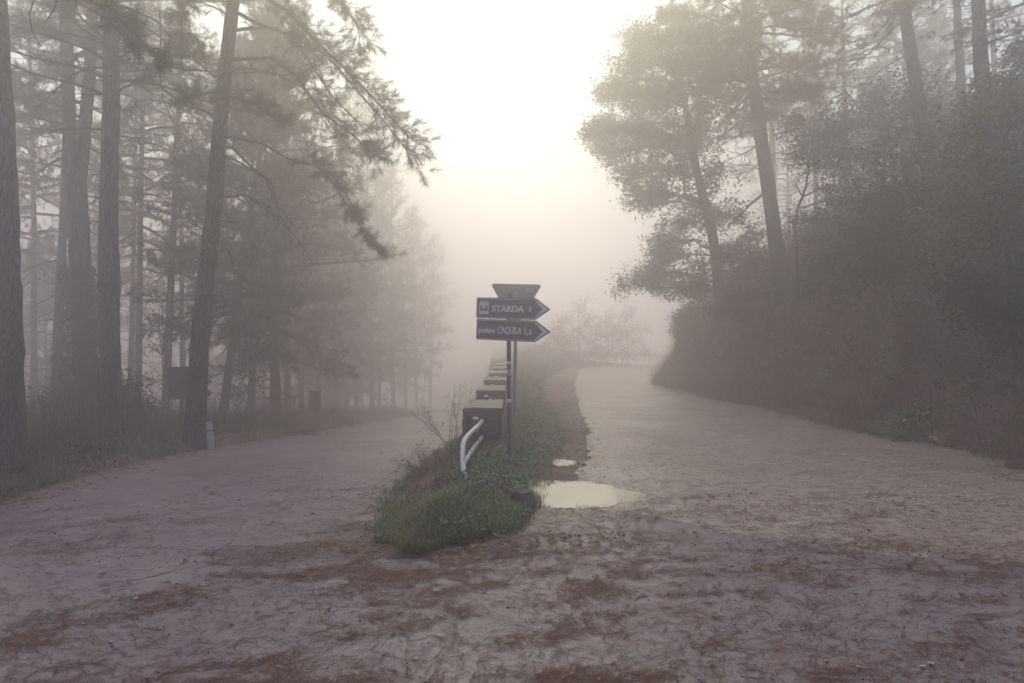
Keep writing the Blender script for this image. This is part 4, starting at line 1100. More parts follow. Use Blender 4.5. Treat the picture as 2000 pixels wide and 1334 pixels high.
def clumps_px(o, L, d0, rng, dj=.8):
    """[(px,py,radius px, twigs, depth offset)] -> local clumps"""
    out = []
    for q in L:
        px, py, rp, n = q[:4]; d = d0 + (q[4] if len(q) > 4 else rng.uniform(-dj, dj))
        out.append((at(px, py, d) - o, np.array([rp, rp * .95, rp * .85]) / F0 * d, n))
    return out

def bank_oak():
    rng = np.random.default_rng(21); d = 21.5
    b = at(1408, 590, d); o = np.array([b[0], b[1], min(Hp(b[0], b[1]), b[2])])
    tr = [np.array([0, 0, -.5])] + [at(x, y, dd) - o for x, y, dd in ((1405, 560, 21.5), (1398, 500, 21.4), (1388, 440, 21.3), (1372, 380, 21.2), (1358, 320, 21.1), (1345, 250, 21), (1335, 180, 21), (1325, 110, 21))]
    L = [(1225, 70, 26, 34), (1400, 60, 50, 60), (1330, 40, 40, 44), (1255, 75, 42, 60), (1300, 110, 55, 80), (1350, 90, 55, 80), (1225, 130, 45, 70), (1205, 185, 42, 65), (1260, 190, 60, 90), (1320, 190, 62, 90), (1385, 170, 60, 85), (1430, 130, 55, 70), (1175, 185, 24, 25),
         (1165, 260, 28, 38), (1160, 300, 24, 34), (1195, 255, 40, 60), (1245, 265, 55, 80), (1305, 270, 60, 85), (1365, 260, 60, 80), (1200, 300, 34, 45), (1225, 340, 34, 45), (1270, 330, 48, 60), (1330, 335, 50, 65),
         (1245, 385, 28, 36), (1265, 400, 22, 26), (1290, 380, 34, 40), (1345, 395, 42, 50), (1400, 340, 50, 55), (1330, 440, 42, 52), (1375, 440, 46, 55), (1415, 420, 44, 45), (1290, 470, 26, 28), (1310, 500, 44, 58), (1350, 510, 50, 65), (1395, 500, 44, 50),
         (1275, 540, 34, 45), (1235, 540, 30, 36), (1205, 555, 20, 20), (1310, 555, 34, 40), (1350, 560, 34, 40), (1440, 500, 40, 40), (1440, 545, 40, 40), (1470, 470, 36, 36), (1420, 565, 34, 36), (1480, 520, 36, 34)]
    w_, l_ = clump_tree(21, tr, .2, clumps_px(o, L, d, rng, 1.3), 'oak', .12, 17, spread=.15, dens=2.0, asp=.5, gap=.43)
    tree('oak_tree', o, w_, l_, 'broad leafy oak leaning out from the bank over the gravel bend, ragged crown', 'tree')
    # small leafy overhang at the nose of the bank
    d = 24.5; b = at(1365, 660, d); o = np.array([b[0], b[1], Hp(b[0], b[1]) - .1])
    tr = [np.array([0, 0, -.2]), at(1360, 640, d) - o, at(1350, 620, d) - o]
    L = [(1335, 625, 22, 60), (1325, 645, 16, 40), (1350, 612, 22, 55), (1375, 605, 24, 60), (1345, 655, 18, 40), (1360, 635, 26, 60), (1385, 625, 26, 55), (1340, 670, 9, 12)]
    w_, l_ = clump_tree(22, tr, .05, clumps_px(o, L, d, rng, .5), 'oak', .10, 12, spread=.1, dens=1.6)
    tree('bush', o, w_, l_, 'rounded bush jutting from the nose of the bank over the gravel bend', 'bush', trunk_name='stem', crown_name='foliage')
    # feathery young ash between the pines
    d = 17.6; b = at(1562, 620, d); o = np.array([b[0], b[1], Hp(b[0], b[1]) - .1])
    tr = [np.array([0, 0, -.2])] + [at(x, y, dd) - o for x, y, dd in ((1557, 540, 17.6), (1556, 480, 17.6), (1552, 440, 17.6), (1560, 400, 17.6), (1573, 370, 17.6), (1578, 335, 17.6), (1585, 290, 17.6), (1590, 240, 17.6))]
    L = [(1560, 235, 30, 26), (1600, 225, 34, 34), (1570, 275, 36, 36), (1610, 270, 40, 44), (1555, 310, 26, 20), (1595, 320, 40, 40), (1555, 365, 18, 10), (1630, 320, 34, 34), (1635, 260, 34, 34), (1545, 435, 26, 18), (1590, 420, 30, 26), (1580, 470, 34, 30), (1620, 370, 34, 34), (1535, 255, 18, 10), (1620, 430, 36, 36), (1650, 400, 36, 36)]
    w_, l_ = clump_tree(23, tr, .05, clumps_px(o, L, d, rng, .5), 'oak', .10, 13, spread=.13, dens=1.25, asp=.38)
    tree('ash_tree', o, w_, l_, 'young feathery ash with a crooked stem in front of the leaning bank pine', 'tree')
bank_oak()

def bush(name, px, py, d, blobs, mat, label, seed, leaf=.08, per=12, cat='bush', group=None, dens=1.0, spread=.1, r0=.05, asp=.5):
    rng = np.random.default_rng(seed); b = at(px, py, d); o = np.array([b[0], b[1], Hp(b[0], b[1]) - .08])
    c0 = np.mean([at(q[0], q[1], d) for q in blobs], 0) - o
    tr = [np.array([0, 0, -.2]), c0 * .3, c0 * .65, c0]
    w_, l_ = clump_tree(seed, tr, r0, clumps_px(o, blobs, d, rng, .6), mat, leaf, per, spread=spread, dens=dens, asp=asp)
    return tree(name, o, w_, l_, label, cat, group, trunk_name='stem', crown_name='foliage')

# thicket on the bank
bush('bush', 1950, 560, 11.3, [(1890, 250, 70, 90), (1940, 215, 65, 90), (1990, 200, 60, 80), (1850, 300, 70, 90), (1910, 310, 85, 110), (1970, 290, 85, 110), (1860, 370, 75, 90), (1930, 390, 90, 120), (1995, 380, 80, 100), (1830, 410, 50, 50), (1880, 440, 70, 80), (1950, 470, 85, 100), (1860, 480, 40, 40), (2030, 300, 80, 80), (2040, 450, 80, 80)], 'shrub_yellow', 'big yellowing bush bulging from the bank below the stout pine', 61, .085, 13, dens=1.7, spread=.13)
bush('bush', 1780, 540, 14, [(1720, 330, 60, 60), (1770, 310, 60, 60), (1690, 390, 60, 60), (1750, 390, 66, 70), (1800, 370, 55, 60), (1680, 450, 60, 60), (1740, 460, 66, 70), (1790, 450, 60, 60), (1650, 500, 55, 50), (1710, 520, 60, 60), (1770, 530, 60, 60), (1810, 520, 60, 60)], 'shrub', 'dark green bush on the bank between the young ash and the yellowing bush', 62, .085, 13, dens=1.8, spread=.13)
bush('bush', 1990, 620, 9.9, [(1960, 560, 70, 80), (2010, 520, 70, 80), (1920, 600, 60, 60), (1980, 620, 70, 70), (2040, 620, 70, 70), (1890, 560, 50, 50)], 'shrub', 'dark ivy-like mound under the yellowing bush at the picture edge', 63, .07, 14, dens=1.6, spread=.12)
bush('bush', 1760, 210, 19, [(1650, 250, 66, 60), (1700, 210, 60, 60), (1760, 190, 66, 66), (1720, 270, 66, 60), (1780, 260, 60, 56), (1670, 310, 60, 56), (1830, 190, 56, 50), (1620, 300, 50, 40), (1840, 250, 55, 50)], 'oak', 'grey-green leafy crown filling the bank top between the ash and the tilted pine', 64, .12, 13, cat='tree', dens=1.6, spread=.2, r0=.1)
bush('bush', 1960, 200, 13, [(1985, 120, 40, 50), (1960, 165, 40, 46), (2000, 170, 46, 56), (1940, 200, 40, 40), (2020, 100, 46, 50), (1930, 170, 26, 20)], 'shrub', 'dark glossy bush at the picture edge beside the stout pine', 65, .085, 13, dens=1.6, spread=.12)
bush('bush', 1640, 560, 15.5, [(1600, 520, 40, 40), (1640, 500, 44, 46), (1680, 520, 44, 46), (1620, 560, 46, 46), (1670, 570, 50, 50), (1590, 560, 36, 34), (1720, 580, 46, 46)], 'bramble', 'low tangled bramble heap on the bank below the young ash', 66, .07, 13, dens=1.7, spread=.12)
bush('bush', 1480, 600, 19, [(1430, 585, 26, 34), (1470, 570, 28, 36), (1510, 570, 30, 36), (1450, 610, 30, 34), (1490, 610, 30, 34), (1550, 560, 32, 36), (1400, 605, 24, 30)], 'bramble', 'low scrub along the lip of the bank round the leaning pine foot', 67, .08, 12, dens=1.8, spread=.12)
bush('bush', 1820, 850, 10.6, [(1760, 845, 34, 40), (1800, 835, 36, 40), (1840, 845, 34, 40), (1780, 815, 30, 30), (1720, 840, 28, 30), (1820, 810, 26, 24)], 'cover', 'fresh green nettle-like clump at the bank foot behind the paper scrap', 68, .07, 12, dens=1.3, spread=.09)
# left side bushes
bush('bush', 175, 870, 13.2, [(110, 790, 46, 60), (160, 760, 50, 70), (210, 770, 50, 70), (130, 830, 56, 70), (190, 820, 60, 80), (250, 800, 46, 60), (240, 850, 50, 60), (90, 840, 36, 40), (160, 720, 36, 40), (260, 760, 34, 36), (280, 800, 26, 26), (70, 820, 26, 26)], 'shrub', 'dark rounded evergreen bush at the foot of the forked ivy pine', 71, .075, 14, dens=1.7, spread=.12)
bush('sapling', 318, 860, 16.8, [(310, 620, 26, 16), (340, 580, 26, 14), (300, 670, 30, 16), (335, 650, 26, 12), (290, 740, 24, 12), (320, 815, 26, 14), (350, 845, 26, 14), (330, 520, 22, 9), (290, 800, 26, 14)], 'yellow', 'thin yellow-leaved sapling beside the back of the arrow boards', 72, .075, 9, cat='sapling', dens=1.1, spread=.16, r0=.02)
bush('sapling', 470, 850, 16.0, [(470, 720, 26, 16), (490, 690, 26, 14), (480, 760, 28, 16), (450, 770, 24, 12), (500, 740, 24, 12), (560, 780, 20, 8)], 'oak', 'sparse leafy sapling at the foot of the thin tilted pine', 73, .09, 9, cat='sapling', dens=1.1, spread=.15, r0=.02)
bush('bush', 560, 850, 15.6, [(520, 850, 22, 26), (550, 840, 24, 28), (580, 850, 22, 24), (610, 845, 20, 22)], 'bramble', 'reddish bramble tuft on the verge before the small rectangular plate', 74, .06, 10, dens=1.3, spread=.1)
bush('bush', 645, 830, 20.0, [(620, 820, 18, 24), (645, 805, 18, 24), (670, 815, 18, 24), (690, 822, 16, 20)], 'yellow', 'pale yellow shrub on the verge just past the small rectangular plate', 75, .07, 10, dens=1.2, spread=.11)
for i, (px, py, d, hs, lab) in enumerate(((1130, 690, 41, 1.0, 'ghostly bushy tree standing highest beyond the gravel bend'), (1185, 690, 44, .8, 'ghostly small tree next to the tallest one beyond the gravel bend'), (1090, 690, 40, .6, 'low ghostly bush between the sign and the trees beyond the bend'), (1225, 690, 47, .95, 'wispy ghost sapling beyond the bend, between the misty trees and the oak'))):
    k = 40 / d
    bush('deciduous_tree', px, 705, d, [(px + dx * k * hs, 700 - dy * k * hs, rr * k * hs, int(n)) for dx, dy, rr, n in ((-20, 30, 20, 34), (15, 35, 20, 34), (-5, 60, 22, 36), (20, 75, 18, 26), (-25, 80, 18, 26), (0, 100, 18, 26), (12, 120, 12, 14), (35, 50, 14, 16), (-38, 50, 14, 16), (-30, 8, 18, 26), (5, 10, 22, 34), (38, 12, 18, 26), (-55, 6, 14, 16), (58, 8, 14, 14), (50, 70, 8, 6), (-45, 85, 8, 6))], 'oak', lab, 80 + i, .14, 9, cat='tree', dens=1.0, spread=.22, r0=.06)
# ------------------------------------------------------------------ ground cover, needles, litter
def scatter(n, xa, xb, y0, y1, rng, bias=1.0):
    y = y0 + (y1 - y0) * rng.random(n) ** bias
    return rng.uniform(0, 1, n), y
def P3(x, y, dz=0.0): return np.stack([x, y, H(x, y) + dz], 1)

def island_cover():
    rng = np.random.default_rng(41)
    # green blades
    mb = MB(); n = 30000
    y = 5.02 + 26 * rng.random(n) ** 1.9; a, b = xr(y) + .03, xg(y) - .02
    x = a + (b - a) * rng.random(n)
    dead = (x < -.35) & (y > 6.0)
    keep = (fbm(x * 2.1, y * 2.1) > .40) & (rng.random(n) < np.where(dead, .35, 1)); x, y = x[keep], y[keep]
    hh = .05 + .15 * fbm(x * 1.5 + 9, y * 1.5)
    ed = np.minimum(np.minimum(x - xr(y), xg(y) - x), (y - 4.95) * .8); hh = hh * (.3 + .7 * sstep(0, .45, ed)) * (1 - .45 * np.exp(-(((x + .45) / .3) ** 2 + ((y - 7.0) / .8) ** 2)))
    blades(mb, P3(x, y), hh * np.where(y < 6.6, 1.15, .9), .0085, rng, 0, .5)
    n = 9000; y = 5.0 + 1.3 * rng.random(n) ** 1.2; a, b = xr(y) + .02, xg(y) - .01; x = a + (b - a) * rng.random(n)
    blades(mb, P3(x, y), .05 + .15 * fbm(x * 3, y * 3), .008, rng, 0, .9)
    # stray tufts fraying onto the road
    for nn, sgn in ((150, 0), (150, 1)):
        y = 5.3 + 9 * rng.random(nn) ** 1.4; e = np.abs(rng.normal(0, .07, nn)); x = np.where(sgn == 0, xr(y) - e, xg(y) + e); k = 16
        xx = np.repeat(x, k) + rng.normal(0, .035, nn * k); yy = np.repeat(y, k) + rng.normal(0, .035, nn * k)
        blades(mb, P3(xx, yy, .012), np.repeat(rng.uniform(.03, .10, nn), k), .007, rng, 0, 1.0)
    tag(mb.build('grass', M['grass']), kind='stuff')
    mb = MB(); n = 4200; y = 5.1 + 10 * rng.random(n) ** 1.3; x = xr(y) + .05 + (xg(y) - xr(y) - .1) * rng.random(n); k_ = fbm(x * 2.7 + 50, y * 2.7) > .47; x, y = x[k_], y[k_]
    blades(mb, P3(x, y), .14, .006, rng, 0, 1.2)
    tag(mb.build('dry_grass', M['bankgrass']), kind='stuff')
    # dry grass on the outer side
    mb = MB(); n = 9000
    y = 5.45 + 9 * rng.random(n) ** 1.4; a = xr(y) + .12; x = a + (.7 * rng.random(n) ** 1.1)
    k_ = fbm(x * 2.4 + 5, y * 2.4) > .46; x, y = x[k_], y[k_]; n = len(x)
    x = np.minimum(x, xg(y) - .05)
    blades(mb, P3(x, y), (.35 + .65 * sstep(0, .5, x - xr(y))) * (1 - .5 * np.exp(-(((x + .45) / .3) ** 2 + ((y - 7.0) / .8) ** 2))) * (.08 + .22 * fbm(x * 2, y * 2) ** 1.5), .005, rng, 0, .8)
    # stalks
    n = 200; y = 5.9 + 6 * rng.random(n); x = xr(y) + .9 * rng.random(n); x = np.minimum(x, xg(y) - .1)
    p = P3(x, y); q = p + np.stack([rng.normal(0, .1, n), rng.normal(0, .1, n), rng.uniform(.12, .3, n)], 1)
    segs(mb, p, q, .0024, .0012)
    tag(mb.build('dry_grass', M['drygrass']), kind='stuff')
    # clover-like leaves on the gravel side
    mb = MB(); n = 26000
    y = 5.25 + 26 * rng.random(n) ** 1.8; b = xg(y) + .05; x = b - 1.25 * rng.random(n) ** 1.3
    keep = (x > xr(y) + .35 + .4 * rng.random(n)) & ((x > -.15) | (y < 8.9)) & (fbm(x * 3, y * 3) > .42) & (np.minimum(xg(y) - x, (y - 5.1) * .8) + .35 * (rng.random(n) - .3) > .06); x, y = x[keep], y[keep]
    P = P3(x, y, 0); P[:, 2] += rng.uniform(.01, .15, len(P)) * (.2 + 1.5 * np.maximum(fbm(x * 2.5, y * 2.5) - .25, 0))
    leaves(mb, P, .045, rng, 0, 1.6, .75)
    tag(mb.build('ground_cover', M['cover']), kind='stuff')

def weed(label, x, y, h, seed, n=9, lean=(0, 0)):
    rng = np.random.default_rng(seed); z = Hp(x, y)
    e = empty('dry_weed', (x, y, z), label, 'weed')
    w = MB(); fl = MB()
    for k in range(n):
        az = rng.uniform(0, 6.28); el = rng.uniform(.9, 1.45); L = h * rng.uniform(.6, 1)
        p = limb_path((rng.normal(0, .04), rng.normal(0, .04), -.03), az, el, L, rng, .1, -.1, 7, .06); p[:, 0] += lean[0] * np.linspace(0, 1, 7) ** 1.5
        add_tube(w, p, np.linspace(.0042, .0018, 7), 4, 0, caps=False)
        t = rng.uniform(.45, 1, 7); a, d = along(p, t); d2 = norm(d + rng.normal(0, .6, (7, 3))); l = rng.uniform(.06, .2, (7, 1)); q = a + d2 * l
        segs(w, a, q, .0018, .001)
        for m in range(3):
            d3 = norm(d2 + rng.normal(0, .6, (7, 3))); l3 = rng.uniform(.03, .08, (7, 1)); segs(w, q, q + d3 * l3, .0011, .0008)
            leaves(fl, (q + d3 * l3), .016, rng, 0, .5, .8)
        leaves(fl, p[1:4] + rng.normal(0, .02, (3, 3)), .05, rng, 0, .3, .3)
    base = w.n
    for k in (3, 4):
        for a_, m_, s_ in zip(fl.f[k], fl.m[k], fl.s[k]): w.f[k].append(a_ + base); w.m[k].append(m_ + 1); w.s[k].append(s_)
    w.v += fl.v; w.n += fl.n
    w.build('stalk', [M['twig'], M['drystem']], e)

def verge_cover():
    rng = np.random.default_rng(43)
    mb = MB(); n = 42000
    y = 5.5 + 32 * rng.random(n) ** 1.7; b = 4.2 * rng.random(n) ** 1.25; x = xl(y) - .05 - b
    k = fbm(x * .9, y * .9)
    keep = k > .33; x, y, b, k = x[keep], y[keep], b[keep], k[keep]
    blades(mb, P3(x, y), (.06 + .36 * sstep(.05, .9, b)) * (.5 + k), .009, rng, 0, .5)
    n = 2600; y = 6 + 18 * rng.random(n) ** 1.4; x = xl(y) - .2 - 2.6 * rng.random(n); p = P3(x, y)
    q = p + np.stack([rng.normal(0, .18, n), rng.normal(0, .18, n), rng.uniform(.3, .9, n)], 1); segs(mb, p, q, .0035, .0015)
    tag(mb.build('dry_grass', M['drygrass']), kind='stuff')
    mb = MB(); n = 16000
    y = 5.5 + 22 * rng.random(n) ** 1.6; b = .06 + 1.1 * rng.random(n) ** 1.7; x = xl(y) - b
    keep = fbm(x * 1.3 + 4, y * 1.3) > .44; x, y = x[keep], y[keep]
    blades(mb, P3(x, y), .22, .008, rng, 0, .7)
    tag(mb.build('grass', M['grass']), kind='stuff')
    mb = MB(); n = 9000
    y = 5.8 + 16 * rng.random(n) ** 1.5; x = xl(y) - .05 - 2.2 * rng.random(n) ** 1.5; keep = fbm(x * 1.6 + 14, y * 1.6) > .5; x, y = x[keep], y[keep]
    P = P3(x, y); P[:, 2] += rng.uniform(.02, .3, len(P)); leaves(mb, P, .06, rng, 0, 1.0, .6)
    tag(mb.build('ground_cover', M['bramble']), kind='stuff')

def bank_cover():
    rng = np.random.default_rng(47)
    def pts(n, y0, y1, bmax, bias=1.0, yb=1.3):
        y = y0 + (y1 - y0) * rng.random(n) ** yb; b = bmax * rng.random(n) ** bias; x = xe(y) - .12 + b; return x, y, b
    # leafy tangle
    mb = MB()
    x, y, b = pts(110000, 6.5, 36, 7.5, .9)
    k = fbm(x * 1.1 + 30, y * 1.1); lump = np.maximum(fbm(x * 1.6, y * 1.6 + 9) - .38, 0) * 4.0 * sstep(.1, 1.4, b)
    keep = k > .36
    x, y, lump = x[keep], y[keep], lump[keep]
    P = P3(x, y); P[:, 2] += lump * rng.random(len(P)) ** .5 + rng.uniform(0, .12, len(P)); P[:, 0] -= lump * .35
    leaves(mb, P, .074, rng, 0, .6, .6)
    tag(mb.build('undergrowth', M['bramble']), kind='stuff')
    # dry bracken and grass hanging down the slope
    mb = MB()
    x, y, b = pts(46000, 6.5, 36, 6, .8)
    keep = fbm(x * .9 + 60, y * .9) > .42; x, y = x[keep], y[keep]
    blades(mb, P3(x, y), .42, .008, rng, 0, .8, (-.55, -.15))
    tag(mb.build('dry_grass', M['drygrass']), kind='stuff')
    mb = MB()
    x, y, b = pts(2600, 7, 24, 5, .8)
    p = P3(x, y); n = len(p); a = rng.uniform(0, 6.28, n); L = rng.uniform(.3, 1.3, (n, 1))
    d = norm(np.stack([-.5 + .8 * np.cos(a), .8 * np.sin(a), rng.uniform(.2, 1.2, n)], 1)); m = p + d * L * .5; d2 = norm(d + rng.normal(0, .25, (n, 3)) + np.array([-.3, 0, -.7])); q = m + d2 * L * .5
    d3 = norm(d2 + np.array([-.2, 0, -.5])); 
    segs(mb, p, m, .006, .005); segs(mb, m, q, .005, .003); segs(mb, q, q + d3 * L * .25, .0025, .001)
    tag(mb.build('bramble_stems', M['palestem']), kind='stuff')
    # bleached tussocks drooping down the slope
    mb = MB(); nt = 620; x, y, b = pts(nt, 7, 30, 4.6, 1.3); keep = fbm(x * .8 + 12, y * .8) > .44; x, y = x[keep], y[keep]; k = 75
    xx = np.repeat(x, k) + rng.normal(0, .10, len(x) * k); yy = np.repeat(y, k) + rng.normal(0, .10, len(x) * k)
    P = P3(xx, yy, 0); P[:, 2] += .05; blades(mb, P, np.repeat(rng.uniform(.3, .75, len(x)), k), .009, rng, 0, .55, (-.6, -.2))
    tag(mb.build('dry_grass', M['bankgrass']), kind='stuff')
    # brighter leafy patches
    for mt, seed, nt, bm in (('shrub_yellow', 3, 70, 6.5), ('cover', 4, 80, 4.5)):
        mb = MB(); x, y, b = pts(nt, 7, 26, bm, .9); k = 190
        r = np.repeat(rng.uniform(.15, .5, nt), k); v = norm(rng.normal(size=(nt * k, 3))) * (rng.random((nt * k, 1)) ** .4) * r[:, None]
        P = P3(np.repeat(x, k), np.repeat(y, k)) + v + np.array([-.12, 0, .22]); P[:, 2] = np.maximum(P[:, 2], H(P[:, 0], P[:, 1]) + .03); leaves(mb, P, .07, rng, 0, .7, .6)
        tag(mb.build('undergrowth', M[mt]), kind='stuff')
    # foot of the bank
    mb = MB(); n = 12000; y = 6.8 + 20 * rng.random(n) ** 1.4; x = xe(y) + rng.normal(.02, .16, n); keep = fbm(x + 80, y * 1.2) > .45; x, y = x[keep], y[keep]
    blades(mb, P3(x, y), .16, .007, rng, 0, .7)
    tag(mb.build('grass', M['grass']), kind='stuff')
    # outer edge beyond the bend, low grass hump behind the wall
    mb = MB(); n = 26000; y = 20 + 26 * rng.random(n) ** 1.2; x = xg(y) - .1 - 9 * rng.random(n) ** 1.4; keep = (x > xr(y) + .5) & (x < 14); x, y = x[keep], y[keep]
    blades(mb, P3(x, y), .22, .016, rng, 0, .6)
    n = 3000; x = rng.uniform(2, 24, n); y = 38.5 + 8 * rng.random(n); keep = x < xg(y) - .2; x, y = x[keep], y[keep]
    blades(mb, P3(x, y), .16, .02, rng, 0, .6)
    tag(mb.build('grass', M['grass']), kind='stuff')

def litter_needles():
    rng = np.random.default_rng(53)
    n = 330000
    # sample so that density per image area is fairly even, falling with distance
    y = 2.6 * (1 / (1 - rng.random(n) * .84)); x = (rng.random(n) * 1.7 - .85) * y
    k = (x > xl(y) - .2) & (x < xe(y) + .1) & (y < 16); x, y = x[k], y[k]
    # streaky drifts
    u = x * .94 + y * .33; v = -x * .33 + y * .94
    s1 = fbm(u * .75 + 3, v * 1.5, 5); s2 = fbm(u * 3.2 + 40, v * 7.5 + 11, 4)
    dens = sstep(.51, .68, .5 * s1 + .5 * s2) * .8
    onleft = x < -1.2
    dens = dens * np.where(sd_gravel(x, y) > 0, .85, .9) + .14
    # the drift round the grassy point and along the pale road
    dl = np.abs(np.where(y > 5.1, np.where(x < 0, xr(y) - x, 9), np.hypot(x + .3, (y - 5.3))) - .18)
    dens = dens + .65 * np.exp(-(dl / .38) ** 2) * (.35 + s2)
    tip = np.exp(-(((y - 4.75 - .12 * (x + .5)) / .5) ** 2)) * sstep(-2.2, -.6, x) * (1 - sstep(.6, 2.0, x))
    dens = dens + .6 * tip * (.2 + 1.4 * sstep(.42, .6, s2))
    dens = dens + .5 * np.exp(-((y - ya(x)) / .11) ** 2) * (x > .3) * (.3 + s2)
    dr = (x > xg(y) - .1) & (x < xv(y) + .15) & (y > 7.6)
    dens = np.where(dr, .85, dens)
    wheel = .2 * np.exp(-((x - 1.0 + .1 * y) / .8) ** 2) * (y < 4.6)
    dens = dens + wheel * sstep(.42, .58, s2)
    pud = (((x - .68) / .5) ** 2 + ((y - 7.05) / .55) ** 2) < 1.15
    rp = ((x - .75) / .85) ** 2 + ((y - 7.05) / .6) ** 2; dens = np.where(pud, .05 + .35 * sstep(.6, 1.1, rp), dens)
    isl = (x > xr(y) + .1) & (x < xg(y) - .05) & (y > 5.3); dens = np.where(isl, .05, dens)
    dens = dens * np.clip(9.5 / y, .45, 1) * .3
    k = rng.random(len(x)) < dens; x, y = x[k], y[k]; n = len(x)
    ang = rng.normal(.25, .85, n) + (rng.random(n) < .4) * rng.uniform(0, PI, n)
    z = H(x, y) + np.where(sd_gravel(x, y) > 0, .024, .0145) + rng.uniform(0, .006, n)
    mb = MB()
    for sgn in (-1, 1):
        a = ang + sgn * rng.uniform(.02, .18, n); L = rng.uniform(.05, .12, n); bend = rng.normal(0, .13, n)
        w = np.clip(.0027 * (y / 4.2), .0022, .006)
        p0 = np.stack([x, y, z], 1)
        d1 = np.stack([np.cos(a), np.sin(a), rng.uniform(-.02, .07, n)], 1); d2 = np.stack([np.cos(a + bend), np.sin(a + bend), rng.uniform(-.06, .04, n)], 1)
        p1 = p0 + d1 * (L * .5)[:, None]; p2 = p1 + d2 * (L * .5)[:, None]
        zf = H(p2[:, 0], p2[:, 1]) + .014; p2[:, 2] = np.maximum(p2[:, 2], zf)
        s = np.stack([-np.sin(a), np.cos(a), np.zeros(n)], 1) * (w / 2)[:, None]
        V = np.stack([p0 - s, p0 + s, p1 + s, p1 - s, p2 + s * .5, p2 - s * .5], 1).reshape(-1, 3)
        b = np.arange(n)[:, None, None] * 6
        mb.add(V, (b + np.array([[[0, 1, 2, 3], [3, 2, 4, 5]]])).reshape(-1, 4))
    for xa, xb, y0, y1, zt in CAPS:
        m = 240; q = np.stack([rng.uniform(xa + .02, xb - .02, m), rng.uniform(y0 + .02, y1 - .02, m), np.full(m, zt + .004)], 1)
        a = rng.uniform(0, 6.28, m); dd = np.stack([np.cos(a), np.sin(a), np.zeros(m)], 1) * rng.uniform(.03, .06, (m, 1)); s = np.stack([-np.sin(a), np.cos(a), np.zeros(m)], 1) * .002
        mb.add(np.stack([q - dd - s, q - dd + s, q + dd + s, q + dd - s], 1).reshape(-1, 3), np.arange(m * 4).reshape(-1, 4))
    tag(mb.build('pine_needles', M['needle_litter']), kind='stuff')

def pebbles_and_leaves():
    rng = np.random.default_rng(59)
    n = 5200; y = 3 * (1 / (1 - rng.random(n) * .8)); x = (rng.random(n) * 1.7 - .85) * y
    g = sd_gravel(x, y) > 0
    k = (x > xl(y)) & (x < xe(y) + .3) & ((rng.random(n) < np.where(g, 1, .22))) & ((((x - .7) / .6) ** 2 + ((y - 7.05) / .6) ** 2) > 1); isl = (x > xr(y)) & (x < xg(y)) & (y > 5.2); k &= ~isl
    x, y = x[k], y[k]; n = len(x)
    import bmesh
    bm = bmesh.new(); bmesh.ops.create_icosphere(bm, subdivisions=1, radius=1); V0 = np.array([v.co[:] for v in bm.verts]); F0_ = np.array([[v.index for v in f.verts] for f in bm.faces]); bm.free()
    s = .0035 + .009 * rng.random(n) ** 3.2
    V = V0[None] * (1 + .25 * rng.normal(size=(n, len(V0), 1))) * (s[:, None, None] * np.stack([rng.uniform(.7, 1.5, n), rng.uniform(.7, 1.3, n), rng.uniform(.4, .8, n)], 1)[:, None, :])
    V = V + np.stack([x, y, H(x, y) + .018 + s * .2], 1)[:, None, :]
    mb = MB(); mb.add(V.reshape(-1, 3), (np.arange(n)[:, None, None] * len(V0) + F0_[None]).reshape(-1, 3))
    tag(mb.build('gravel_stones', M['pebble']), kind='stuff')
    # fallen leaves along the verges and round the island
    mb = MB()
    y = 5.2 + 14 * rng.random(1500) ** 1.5; x = xl(y) + rng.normal(.05, .22, 1500); P = [P3(x, y, .02)]
    y = 7.5 + 18 * rng.random(900) ** 1.5; x = xg(y) + (xv(y) - xg(y)) * rng.random(900); P.append(P3(x, y, .02))
    y = 5.2 + 5 * rng.random(350); x = xr(y) + rng.normal(0, .2, 350); P.append(P3(x, y, .025))
    a = rng.uniform(0, 1, 420); x = -1.3 + 2.2 * a + rng.normal(0, .1, 420); y = 5.0 + .3 * np.abs(x + .6) + rng.normal(0, .12, 420); P.append(P3(x, y, .022))
    y = 7 + 12 * rng.random(700) ** 1.3; x = xe(y) + rng.normal(-.02, .2, 700); P.append(P3(x, y, .03))
    x = rng.uniform(-3, 4, 130); y = rng.uniform(3, 7, 130); k = ~((x > xr(y)) & (x < xg(y)) & (y > 5.2)); P.append(P3(x[k], y[k], .024))
    P = np.concatenate(P); leaves(mb, P, .05, rng, 0, 4.0, .7, True)
    tag(mb.build('leaf_litter', M['litter']), kind='stuff')

island_cover(); verge_cover(); bank_cover(); litter_needles(); pebbles_and_leaves()
weed('tall dry weed with wiry seed heads beside the mossy pier, over the lower road', -.78, 8.95, 1.0, 3, 10, (-.08, 0))
weed('low dead weed with drooping stalks at the lower road edge of the grassy point', -1.0, 7.9, .38, 4, 7, (-.15, 0))
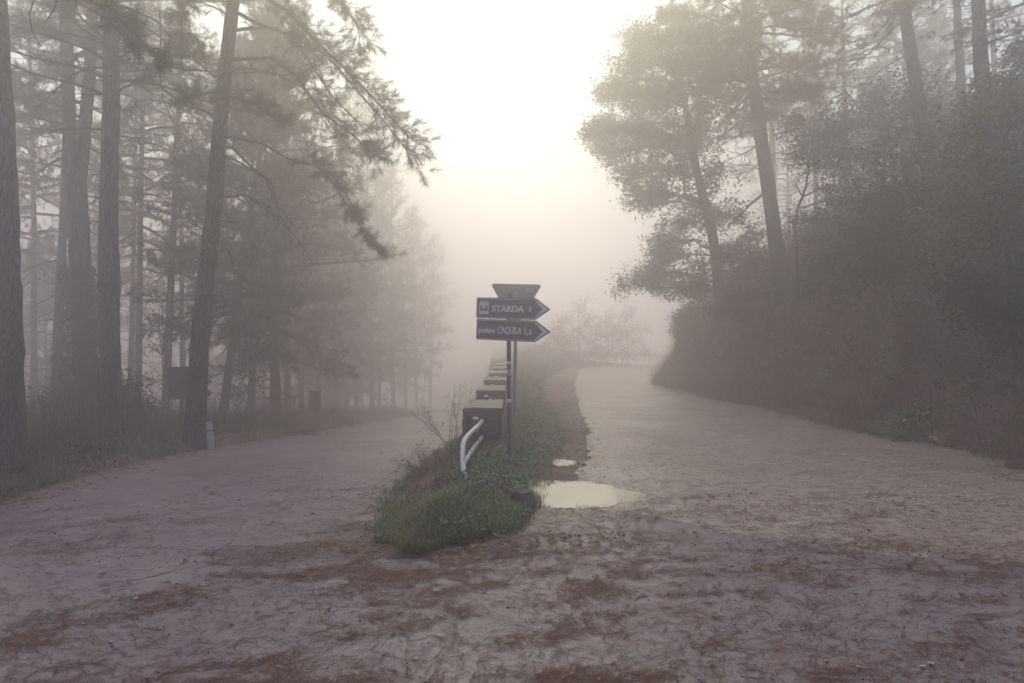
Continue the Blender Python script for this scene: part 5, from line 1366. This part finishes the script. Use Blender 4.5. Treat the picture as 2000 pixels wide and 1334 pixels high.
# ------------------------------------------------------------------ fog, light, camera
SUN_EL, SUN_ROT = 38, -6
def build_air():
    m = bpy.data.materials.new('fog_air'); m.use_nodes = True; nt = m.node_tree
    nt.nodes.remove(nt.nodes['Principled BSDF'])
    v = nt.nodes.new('ShaderNodeVolumePrincipled')
    v.inputs['Color'].default_value = FOG_COL
    v.inputs['Density'].default_value = FOG_D; v.inputs['Anisotropy'].default_value = FOG_G
    nt.links.new(v.outputs[0], nt.nodes['Material Output'].inputs['Volume'])
    mb = MB(); box(mb, (0, 0, 8.25), (320, 320, 37.5))
    o = mb.build('haze', m); tag(o, kind='stuff')
FOG_COL = (.966, .914, .98, 1); FOG_D = .044; FOG_G = .82
build_air()
w = bpy.data.worlds.new('World'); scene.world = w; w.use_nodes = True
nt = w.node_tree; bg = nt.nodes['Background']
sky = nt.nodes.new('ShaderNodeTexSky'); sky.sky_type = 'NISHITA'; sky.sun_disc = False
sky.sun_elevation = math.radians(SUN_EL); sky.sun_rotation = math.radians(SUN_ROT)
sky.air_density = 1.0; sky.dust_density = 0; sky.ozone_density = 12; sky.altitude = 200
nt.links.new(sky.outputs[0], bg.inputs[0]); bg.inputs[1].default_value = .155
sd = bpy.data.lights.new('sun', 'SUN'); sd.energy = 2.0; sd.angle = math.radians(90); sd.color = (1, .875, .04)
so = bpy.data.objects.new('sun', sd); C.objects.link(so); so.rotation_euler = (math.radians(SUN_EL - 90), 0, math.radians(-SUN_ROT)); so.location = (0, 30, 40)
cd = bpy.data.cameras.new('camera'); cd.lens = 24; cd.sensor_width = 36; cd.clip_end = 1000; cd.clip_start = .05; cd.shift_y = -7 / 2000
co = bpy.data.objects.new('camera', cd); C.objects.link(co); co.location = (0, 0, EYE); co.rotation_euler = (PI / 2, 0, 0)
scene.camera = co
scene.view_settings.view_transform = 'Standard'; scene.view_settings.look = 'None'; scene.view_settings.gamma = 1
scene.view_settings.exposure = 1.38
cy = scene.cycles
cy.max_bounces = 8; cy.diffuse_bounces = 3; cy.glossy_bounces = 2; cy.transmission_bounces = 2; cy.volume_bounces = 5; cy.transparent_max_bounces = 4
cy.use_denoising = True
try:
    cy.denoiser = 'OPENIMAGEDENOISE'; cy.denoising_input_passes = 'RGB_ALBEDO_NORMAL'; cy.denoising_prefilter = 'ACCURATE'
except Exception: pass
